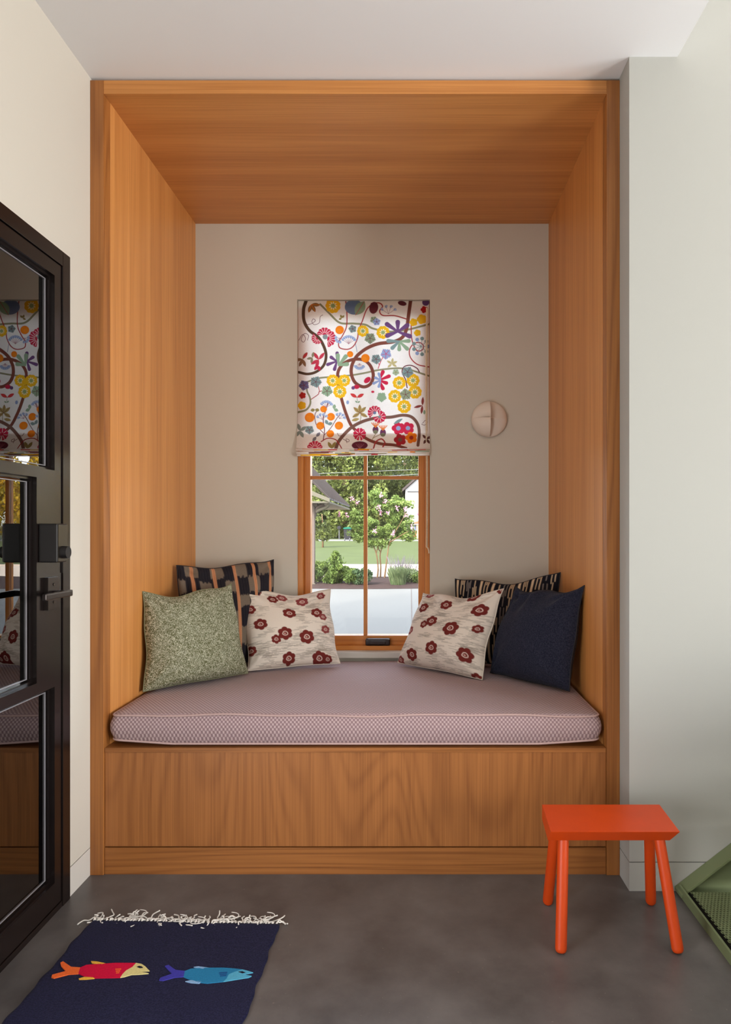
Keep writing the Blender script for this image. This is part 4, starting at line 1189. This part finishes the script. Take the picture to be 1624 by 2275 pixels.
# ------------------------------------------------------------------ garden beyond the window
M['patio'] = plain('patio_concrete', (102, 101, 98), 0.85, var=0.03, vscale=0.8, spec=0.06)
M['drive'] = plain('driveway_concrete', (184, 168, 152), 0.85, var=0.05, vscale=1.5, spec=0.06)
M['road'] = plain('road_asphalt', (112, 108, 110), 0.9, var=0.05, vscale=1.0, spec=0.06)
M['mulch'] = plain('mulch', (50, 39, 37), 0.95, bump=1.0, bscale=25, var=0.45, vscale=14, spec=0.06)
M['lawn'] = plain('lawn_grass', (64, 71, 42), 0.9, bump=0.6, bscale=30, var=0.16, vscale=0.9, spec=0.06)
M['bark'] = plain('bark', (100, 78, 58), 0.9, bump=0.5, bscale=30, var=0.2, vscale=9, spec=0.06)
M['darkbark'] = plain('dark_bark', (84, 70, 56), 0.9, bump=0.5, bscale=20, var=0.2, vscale=5, spec=0.06)
M['leafmag'] = leafmat('magnolia_leaves', (32, 43, 20), (106, 114, 56), 0.9)
M['leafmag2'] = leafmat('oak_tree_leaves', (48, 62, 42), (98, 110, 78), 0.7)
M['leafcrape'] = leafmat('crape_myrtle_leaves', (70, 92, 40), (132, 150, 80), 3.0)
M['leafgold'] = leafmat('golden_leaves', (120, 112, 20), (196, 150, 30), 0.8)
M['leafshrub'] = leafmat('juniper_leaves', (50, 70, 30), (104, 120, 58), 4.0)
M['leafshrub2'] = leafmat('dark_shrub_leaves', (38, 58, 38), (78, 98, 64), 4.0)
M['leafgrass'] = leafmat('grass_tuft', (62, 80, 48), (112, 122, 86), 6.0)
M['leaflav'] = leafmat('lavender', (90, 82, 92), (128, 118, 128), 6.0)
M['blossom'] = plain('pink_blossom', (206, 146, 172), 0.8, spec=0.06)
M['roofgrey'] = plain('grey_metal_roof', (56, 50, 49), 0.6, var=0.05, spec=0.06)
M['fascia'] = plain('pale_fascia', (84, 80, 70), 0.6, spec=0.06)
M['bracket'] = plain('taupe_timber', (84, 74, 70), 0.7, spec=0.06)
M['whitehouse'] = plain('white_siding', (150, 148, 150), 0.8, spec=0.06)
M['brick'] = plain('brick_red', (140, 76, 56), 0.85, var=0.15, vscale=6, spec=0.06)
M['brickpale'] = plain('tan_column', (176, 128, 92), 0.85, spec=0.06)
M['housewin'] = plain('house_window', (120, 134, 160), 0.3, spec=0.06)
M['bingrey'] = plain('bin_grey', (34, 33, 36), 0.6, spec=0.06)
M['binlid'] = plain('bin_lid', (22, 74, 60), 0.5, spec=0.06)
M['binwhite'] = plain('bin_wheel', (70, 70, 72), 0.6, spec=0.06)
M['sign'] = plain('mailbox', (60, 60, 62), 0.6, spec=0.06)
M['wire'] = plain('wire', (110, 110, 114), 0.6, spec=0.06)

ZG = -0.10
def gz(d):
    if d < 25: return ZG
    if d < 54: return ZG+0.40*(d-25)/29
    if d < 62: return 0.30+0.02*(d-54)/8
    return 0.32+0.02*(d-62)
def strip(name, d0, d1, x0, x1, mat, n=1, label=None, z=0.0):
    v = []; f = []
    for i in range(n+1):
        d = d0+(d1-d0)*i/n
        v += [(x0, d-D0, gz(d)+z), (x1, d-D0, gz(d)+z)]
    for i in range(n): f.append((2*i, 2*i+1, 2*i+3, 2*i+2))
    o = pydata(name, v, f, mat); o['kind'] = 'structure'
    if label: o['label'] = label
    return o
strip('patio', 3.40, 14.8, -16, 12, M['patio'])
o = strip('patio_joint', 3.40, 14.7, 0, 0.012, M['bracket'], z=0.002)
for q in o.data.vertices:
    q.co.x = (920-915)*3.40/F+q.co.x if q.co.y < 3 else q.co.x-0.02
# mulch bed with an uneven front edge
rg = np.random.default_rng(3)
v = []; f = []; n = 80
for i in range(n+1):
    x = -16+28*i/n; d = 14.55+0.12*math.sin(x*1.3)+0.05*rg.random()-0.02*x
    db = 18.4+0.5*math.sin(x*0.7)
    v += [(x, d-D0, ZG+0.004), (x, d+0.4-D0, ZG+0.05), (x, (d+db)/2-D0, ZG+0.10), (x, db-D0, ZG+0.02)]
for i in range(n):
    for k in range(3): f.append((4*i+k, 4*i+4+k, 4*i+5+k, 4*i+1+k))
o = pydata('mulch_bed', v, [q[::-1] for q in f], M['mulch'], None, True); o['kind'] = 'structure'
strip('driveway', 14.8, 24.2, -40, 60, M['drive'], 1, None, -0.01)
o = boxes('kerb', [(-40, 60, 24.2-D0, 24.5-D0, ZG-0.1, ZG+0.03)], M['drive']); o['kind'] = 'structure'
strip('lawn', 24.5, 54, -60, 80, M['lawn'], 12)
strip('road', 54, 61, -80, 110, M['road'], 2)
strip('verge', 61, 140, -120, 150, M['lawn'], 4)

def leaf_mesh(name, C, size, mat, parent, rng, aspect=0.5, up=0.0):
    N = len(C)
    t = rng.normal(size=(N, 3)); t[:, 2] += up; t /= np.linalg.norm(t, axis=1, keepdims=True)
    r = rng.normal(size=(N, 3)); b = np.cross(t, r); b /= np.linalg.norm(b, axis=1, keepdims=True)+1e-9
    s = (size*(0.6+0.8*rng.random(N)))[:, None]
    V = np.stack([C-t*s/2, C+b*s*aspect/2, C+t*s/2, C-b*s*aspect/2], 1).reshape(-1, 3)
    me = bpy.data.meshes.new(name)
    me.vertices.add(4*N); me.vertices.foreach_set('co', V.ravel().astype(np.float32))
    me.loops.add(4*N); me.loops.foreach_set('vertex_index', np.arange(4*N, dtype=np.int32))
    me.polygons.add(N); me.polygons.foreach_set('loop_start', np.arange(0, 4*N, 4, dtype=np.int32))
    me.update(); me.validate()
    o = link_mesh(name, me, mat, parent); o['kind'] = 'stuff'
    return o
def clumps(rng, center, radii, K, n, cr, shell=0.55):
    """leaf positions in K clumps spread through an ellipsoid"""
    d = rng.normal(size=(K, 3)); d /= np.linalg.norm(d, axis=1, keepdims=True)
    rr = shell+(1-shell)*rng.random(K)
    c = np.array(center)+d*rr[:, None]*np.array(radii)
    k = rng.integers(0, K, n)
    e = rng.normal(size=(n, 3)); e /= np.linalg.norm(e, axis=1, keepdims=True)
    e *= (0.5+0.5*rng.random((n, 1)))*cr
    e[:, 2] *= 0.75
    return c[k]+e

def big_tree(px, base_y, d, h, rx, label, mat, seed, n=15000, leaf=0.34, low=0.02):
    rng = np.random.default_rng(seed)
    x = (px-915)*d/F; y = d-D0; z0 = gz(d)
    root = empty('garden_tree', (x, y, z0), label, 'tree', 'trees beyond the road')
    tube('trunk', [(x, y, z0), (x+0.1, y, z0+h*0.3), (x-0.1, y+.1, z0+h*0.7)], [h*0.03, h*0.022, h*0.01], M['darkbark'], root, 10)
    C = clumps(rng, (x, y, z0+h*(0.5+low/2)), (rx, rx*0.8, h*(0.5-low/2)), 130, n, h*0.075, 0.5)
    C[:, 2] = np.maximum(C[:, 2], z0+0.25)
    D = clumps(rng, (x, y-0.5, z0+h*0.17), (rx*0.95, rx*0.75, h*0.17), 60, n//2, h*0.06, 0.5); D[:, 2] = np.maximum(D[:, 2], z0+0.2)
    leaf_mesh('foliage', np.concatenate([C, D]), leaf, mat, root, rng, 0.45)
big_tree(700, 1190, 70, 17, 6.0, 'tall evergreen tree behind the mailbox, seen at the left of the window', M['leafmag'], 1, 22000)
big_tree(765, 1190, 66, 13, 4.6, 'broad dark evergreen tree right behind the wheeled bin', M['leafmag'], 2, 20000)
big_tree(840, 1190, 74, 19, 6.2, 'tall evergreen tree behind the flowering crape myrtle', M['leafmag'], 3, 22000)
big_tree(900, 1190, 92, 17, 5.5, 'greyish green tree beside the white house', M['leafmag2'], 4, 14000, 0.4)
big_tree(600, 1190, 84, 20, 7.5, 'pale green tree far left beyond the pavilion roof', M['leafmag2'], 5, 12000, 0.45)
big_tree(1100, 1190, 96, 20, 7.5, 'pale green tree far right beyond the white house', M['leafmag2'], 6, 9000, 0.45)

big_tree(770, 1190, 105, 24, 9.0, 'tall grey-green tree top showing behind the evergreens at left', M['leafmag2'], 7, 15000, 0.5)
big_tree(880, 1190, 108, 24, 9.0, 'tall grey-green tree top showing behind the evergreens at right', M['leafmag2'], 8, 15000, 0.5)

for px_, d_, nm_, mt_, sd_ in ((1420, 66, 'mid green tree well to the right of the house', 'leafmag', 9), (1700, 58, 'golden-leaved tree to the right, mirrored in the door glass', 'leafgold', 10),
                              (1960, 60, 'golden green tree at the far right, mirrored in the door glass', 'leafgold', 11), (2240, 64, 'bright green tree at the rightmost end of the row', 'leafcrape', 12), (2550, 66, 'dark green tree past the end of the row', 'leafmag', 13)):
    big_tree(px_, 1190, d_, 15, 6.0, nm_, M[mt_], sd_, 11000, 0.4)

def crape():
    rng = np.random.default_rng(21); d = 17.0
    x, y = (845-915)*d/F, d-D0
    root = empty('crape_myrtle', (x, y, ZG+0.06), 'small multi-stemmed tree with pink blossom in the mulch bed', 'tree')
    def P(px, py, dd=0.0): return pt(px, py, d+dd)
    z0 = ZG+0.04
    stems = [[(838,1290,0),(840,1262,0),(836,1230,0),(826,1205,.1),(812,1170,.2),(800,1130,.3)], [(845,1290,.1),(846,1258,.1),(845,1228,.1),(858,1195,0),(868,1165,-.1),(874,1125,-.2)],
             [(854,1291,-.1),(857,1262,-.1),(861,1232,-.1),(866,1205,-.1),(884,1172,-.2),(902,1140,-.3)], [(836,1228,0),(846,1190,.2),(842,1150,.3),(838,1110,.3)], [(846,1228,.1),(828,1200,.3),(806,1185,.4),(788,1170,.4)], [(866,1205,-.1),(890,1190,-.3),(908,1180,-.3)]]
    for i, s in enumerate(stems):
        pts = [P(*q) for q in s]
        if i < 3: pts[0].z = z0
        r0 = 0.024 if i < 3 else 0.014
        q = spline(pts, 5); tube('stem', [Vector(a) for a in q], list(np.linspace(r0, 0.006, len(q))), M['bark'], root, 7)
    cl = []
    for (px, py, rx, rz, n) in ((850,1125,.50,.30,3000),(815,1165,.42,.24,2300),(885,1150,.42,.28,2500),(860,1180,.48,.20,2200),(800,1190,.30,.18,1300),(905,1185,.26,.18,1200),(835,1100,.34,.14,1000),(890,1120,.36,.2,1300),(790,1145,.25,.16,800),(845,1207,.42,.10,900)):
        c = P(px, py)
        cl.append(clumps(rng, c, (rx, rx*0.8, rz), 26, int(n*1.0), 0.10, 0.3))
    C = np.concatenate(cl)
    leaf_mesh('foliage', C, 0.062, M['leafcrape'], root, rng, 0.5)
    for i, (px, py) in enumerate(((842,1127),(857,1113),(845,1139),(881,1129),(901,1131),(903,1144),(927,1142),(915,1172),(862,1140),(846,1101),(793,1118),(782,1107),(771,1145),(754,1140),(833,1179),(874,1185))):
        c = np.array(P(px, py, -0.45)); C = c+rng.normal(size=(26, 3))*np.array([.025, .025, .035])
        o = leaf_mesh('blossom', C, 0.035, M['blossom'], root, rng, 0.8)
        del o['kind']
crape()

def sapling():
    rng = np.random.default_rng(31); d = 41.0; b = pt(717, 1213, d); b.z = gz(d)
    root = empty('magnolia_sapling', b, 'young magnolia on the lawn beside the pavilion post', 'tree')
    tube('trunk', [b, b+Vector((0.02,0,1.0)), b+Vector((-.05,0,2.0))], [0.06, 0.045, 0.02], M['bark'], root, 8)
    C = np.concatenate([clumps(rng, b+Vector((0,0,1.35)), (.62, .5, .9), 34, 1500, 0.17, 0.3), clumps(rng, b+Vector((0,0,.75)), (.72, .5, .35), 20, 700, 0.15, 0.3)])
    leaf_mesh('foliage', C, 0.16, M['leafmag'], root, rng, 0.45, 0.4)
sapling()

def shrub(px, py, d, rx, rz, label, mat, seed, n, leaf, up=0.6, name='shrub', cr=0.09, spikes=0):
    rng = np.random.default_rng(seed); c = pt(px, py, d); z0 = ZG+0.08
    root = empty(name, (c.x, c.y, z0), label, 'shrub', 'shrubs along the mulch bed')
    lst = []
    for k in range(5):
        a = k*1.26; lst.append(tube_data([(c.x+.03*math.cos(a), c.y+.03*math.sin(a), z0-0.03), (c.x+rx*.4*math.cos(a), c.y+rx*.3*math.sin(a), z0+rz)], [0.012, 0.005], 6))
    v, f = merge(lst); pydata('stems', v, f, M['bark'], root, True)
    C = clumps(rng, (c.x, c.y, z0+rz*0.9), (rx, rx*0.7, rz), 40, n, cr, 0.35)
    if spikes:
        S = rng.normal(size=(spikes, 3))*np.array([rx*.25, rx*.2, 0]); S[:, 2] = rng.random(spikes)*rz*1.7
        S[:, 0] *= 1.2-S[:, 2]/(rz*1.7); C = np.concatenate([C, np.array([c.x, c.y, z0+rz*1.2])+S])
    C[:, 2] = np.maximum(C[:, 2], z0-0.03)
    leaf_mesh('foliage', C, leaf, mat, root, rng, 0.35, up)
shrub(745, 1290, 15.3, .40, .24, 'feathery light green juniper at the left of the mulch bed', M['leafshrub'], 41, 6500, .075, 1.0, spikes=900)
shrub(705, 1285, 15.7, .30, .26, 'green shrub beside the pavilion post', M['leafshrub'], 42, 3500, .07)
shrub(788, 1292, 15.15, .26, .15, 'yellowish low shrub in front of the lawn', M['leafshrub'], 43, 2800, .06)
shrub(806, 1290, 15.05, .24, .17, 'low dark green shrub behind the window mullion', M['leafshrub2'], 44, 3800, .06)
shrub(908, 1285, 15.6, .22, .16, 'grey-green tuft at the right of the bed, behind the grass', M['leafgrass'], 45, 2200, .06)
shrub(930, 1292, 15.4, .14, .12, 'small yellow-green plant at the right edge of the window', M['leafshrub'], 46, 900, .05)

def tuft(px, py, d, n, h, spread, mat, label, seed, thick=0.004):
    rg = random.Random(seed); c = pt(px, py, d); z0 = ZG+0.05
    root = empty('grass_clump', (c.x, c.y, z0), label, 'grass', 'grassy clumps in the mulch bed')
    lst = []
    for i in range(n):
        a = rg.uniform(0, 6.28); s = spread*math.sqrt(rg.random()); hh = h*rg.uniform(.55, 1.0)
        b = Vector((c.x+.6*s*math.cos(a+.4), c.y+.6*s*math.sin(a+.4), z0-0.03)); t = Vector((c.x+s*math.cos(a), c.y+s*math.sin(a), z0+hh)); m = (b+t)/2+Vector((0, 0, .12*hh))
        lst.append(tube_data([b, m, t], [thick, thick, thick*.3], 4))
    v, f = merge(lst); o = pydata('blades', v, f, mat, root); o['kind'] = 'stuff'
tuft(884, 1300, 15.1, 420, .42, .26, M['leafgrass'], 'bright green ornamental grass in the mulch bed', 51, .006)
tuft(897, 1285, 16.6, 110, .62, .44, M['leaflav'], 'wispy mauve seed-head plant behind the grass', 52, .005)

# pavilion corner at the left
def pavilion():
    root = empty('pavilion', (-2.2, 13.0, ZG), 'grey-roofed pavilion corner with bracket and post at the left of the window', 'pavilion')
    d = 15.2; y = d-D0
    px = lambda a: (a-915)*d/F
    pz = lambda b: CAMZ+(1178-b)*d/F
    xr = px(736); xp = px(696)
    # roof slab sloping down to the right, running away from the house
    y0, y1 = y-0.35, y+4.5
    prism('roof', [(xr, pz(1109)), (xr, pz(1112)), (px(560), pz(935)), (px(560), pz(930))], 'y', y0, y1, M['roofgrey'], root, 0.0)
    for k in range(12):
        yy = y0+k*(y1-y0)/11
        v, f = tube_data([(xr, yy, pz(1108)), (px(560), yy, pz(929))], 0.018, 6)
        pydata('roof_seam', v, f, M['roofgrey'], root)
    prism('fascia', [(xr+0.01, pz(1109)), (xr+0.01, pz(1117)), (px(560), pz(1048)), (px(560), pz(1034))], 'y', y0-0.05, y0, M['fascia'], root)
    prism('eave_soffit', [(xr, pz(1115)), (xr, pz(1119)), (px(560), pz(1119)), (px(560), pz(1115))], 'y', y0, y1, M['fascia'], root)
    box('beam', px(560), xp+0.10, y-0.08, y+0.08, pz(1124), pz(1118), M['bracket'], root)
    tube('bracket', [Vector(a) for a in spline([(px(720), y, pz(1120)), (px(708), y, pz(1127)), (px(699), y, pz(1138)), (px(696), y, pz(1150))], 6)], 0.055, M['bracket'], root, 8)
    tube('gutter_elbow', [Vector(a) for a in spline([(px(732), y-.2, pz(1113)), (px(732), y-.2, pz(1122)), (px(726), y-.15, pz(1128)), (px(712), y-.1, pz(1133)), (px(702), y, pz(1138))], 6)], 0.035, M['fascia'], root, 8)
    box('post', xp-0.09, xp+0.035, y-0.07, y+0.07, ZG, pz(1120), M['bracket'], root)
    box('post', xp-0.09-3.5, xp+0.035-3.5, y-0.07, y+0.07, ZG, pz(1120), M['bracket'], root)
    box('post_foot', xp-0.11, xp+0.06, y-0.10, y+0.09, ZG, ZG+0.07, M['fascia'], root)
pavilion()

def neighbour():
    d = 64.0; y = d-D0
    px = lambda a: (a-915)*d/F
    pz = lambda b: CAMZ+(1178-b)*d/F
    root = empty('neighbour_house', (px(985), y, gz(d)), 'white gabled house with a brick porch across the road', 'house')
    prism('gable_wall', [(px(900), gz(d)), (px(900), pz(1085)), (px(985), pz(1010)), (px(1070), pz(1085)), (px(1070), gz(d))], 'y', y+2, y+9, M['whitehouse'], root)
    for s, (a, b) in enumerate((((px(893), pz(1090)), (px(985), pz(1008))), ((px(985), pz(1008)), (px(1077), pz(1090))))):
        prism('roof_slope', [a, b, (b[0], b[1]+0.25), (a[0], a[1]+0.25)], 'y', y+1.6, y+9.3, M['roofgrey'], root)
    box('trim_band', px(905), px(1065), y+1.9, y+2, pz(1091), pz(1088), M['binwhite'], root)
    prism('porch_roof', [(px(912), pz(1163)), (px(985), pz(1140)), (px(1060), pz(1163))], 'y', y-0.3, y+2, M['brick'], root)
    box('porch_beam', px(914), px(1060), y-0.2, y+2, pz(1166), pz(1163), M['whitehouse'], root)
    for a in (928, 1000, 1050): box('porch_column', px(a-3), px(a+5), y-0.1, y+0.3, gz(d), pz(1166), M['brickpale'], root)
    box('porch_window', px(915), px(968), y+1.94, y+2.02, pz(1177), pz(1168), M['housewin'], root)
    box('porch_wall', px(910), px(1058), y+1.0, y+1.2, gz(d), pz(1180), M['brick'], root)
neighbour()

def bin_():
    d = 55.0; y = d-D0; x0, x1 = (764-915)*d/F, (780-915)*d/F; z = gz(d)
    root = empty('wheeled_bin', ((x0+x1)/2, y, z), 'grey wheeled rubbish bin with green lid at the roadside', 'bin')
    cx = (x0+x1)/2; w = (x1-x0)/2
    bm = bmesh.new()
    A = [bm.verts.new((cx+a*w*.82, y+b*.25, z+.09)) for a, b in ((-1,-1),(1,-1),(1,1),(-1,1))]; B = [bm.verts.new((cx+a*w, y+b*.32, z+.95)) for a, b in ((-1,-1),(1,-1),(1,1),(-1,1))]
    bm.faces.new(A[::-1]); bm.faces.new(B)
    for i in range(4): bm.faces.new([A[i], A[(i+1) % 4], B[(i+1) % 4], B[i]])
    from_bm('bin_body', bm, M['bingrey'], root)
    prism('lid', [(cx-w*1.08, z+.95), (cx-w*1.0, z+1.05), (cx+w*.4, z+1.12), (cx+w*1.05, z+1.02), (cx+w*1.08, z+.95)], 'y', y-.36, y+.34, M['binlid'], root)
    for s in (-1, 1):
        bm = bmesh.new(); bmesh.ops.create_cone(bm, cap_ends=True, segments=16, radius1=.12, radius2=.12, depth=.07, matrix=Matrix.Translation((cx+s*w*.7, y-.2, z+.12)) @ Matrix.Rotation(R(90), 4, 'Y'))
        from_bm('wheel', bm, M['binwhite'], root)
bin_()
def mailbox():
    d = 61.0; y = d-D0; x = (753.5-915)*d/F; z = gz(d)
    root = empty('mailbox', (x, y, z), 'grey mailbox on a post left of the wheeled bin', 'mailbox')
    box('post', x-.05, x+.05, y-.05, y+.05, z, z+.95, M['sign'], root)
    prism('box_body', [(x-.15, z+.95), (x+.15, z+.95), (x+.15, z+1.12), (x+.08, z+1.22), (x-.08, z+1.22), (x-.15, z+1.12)], 'y', y-.25, y+.25, M['bingrey'], root)
mailbox()
for i, (a, b, lab) in enumerate((((640, 1055), (1000, 1040), 'upper utility wire crossing in front of the trees'), ((640, 1072), (1000, 1049), 'lower utility wire just above the window muntin'))):
    d = 50; p, q = pt(*a, d), pt(*b, d)
    e = (q-p); pts = [p+e*(t*6-2.5)+Vector((0, 0, 0.15*(t-.5)**2)) for t in np.linspace(0, 1, 9)]
    o = tube('utility_wire', pts, 0.014, M['wire'], None, 6); tag(o, lab, 'wire', 'utility wires')
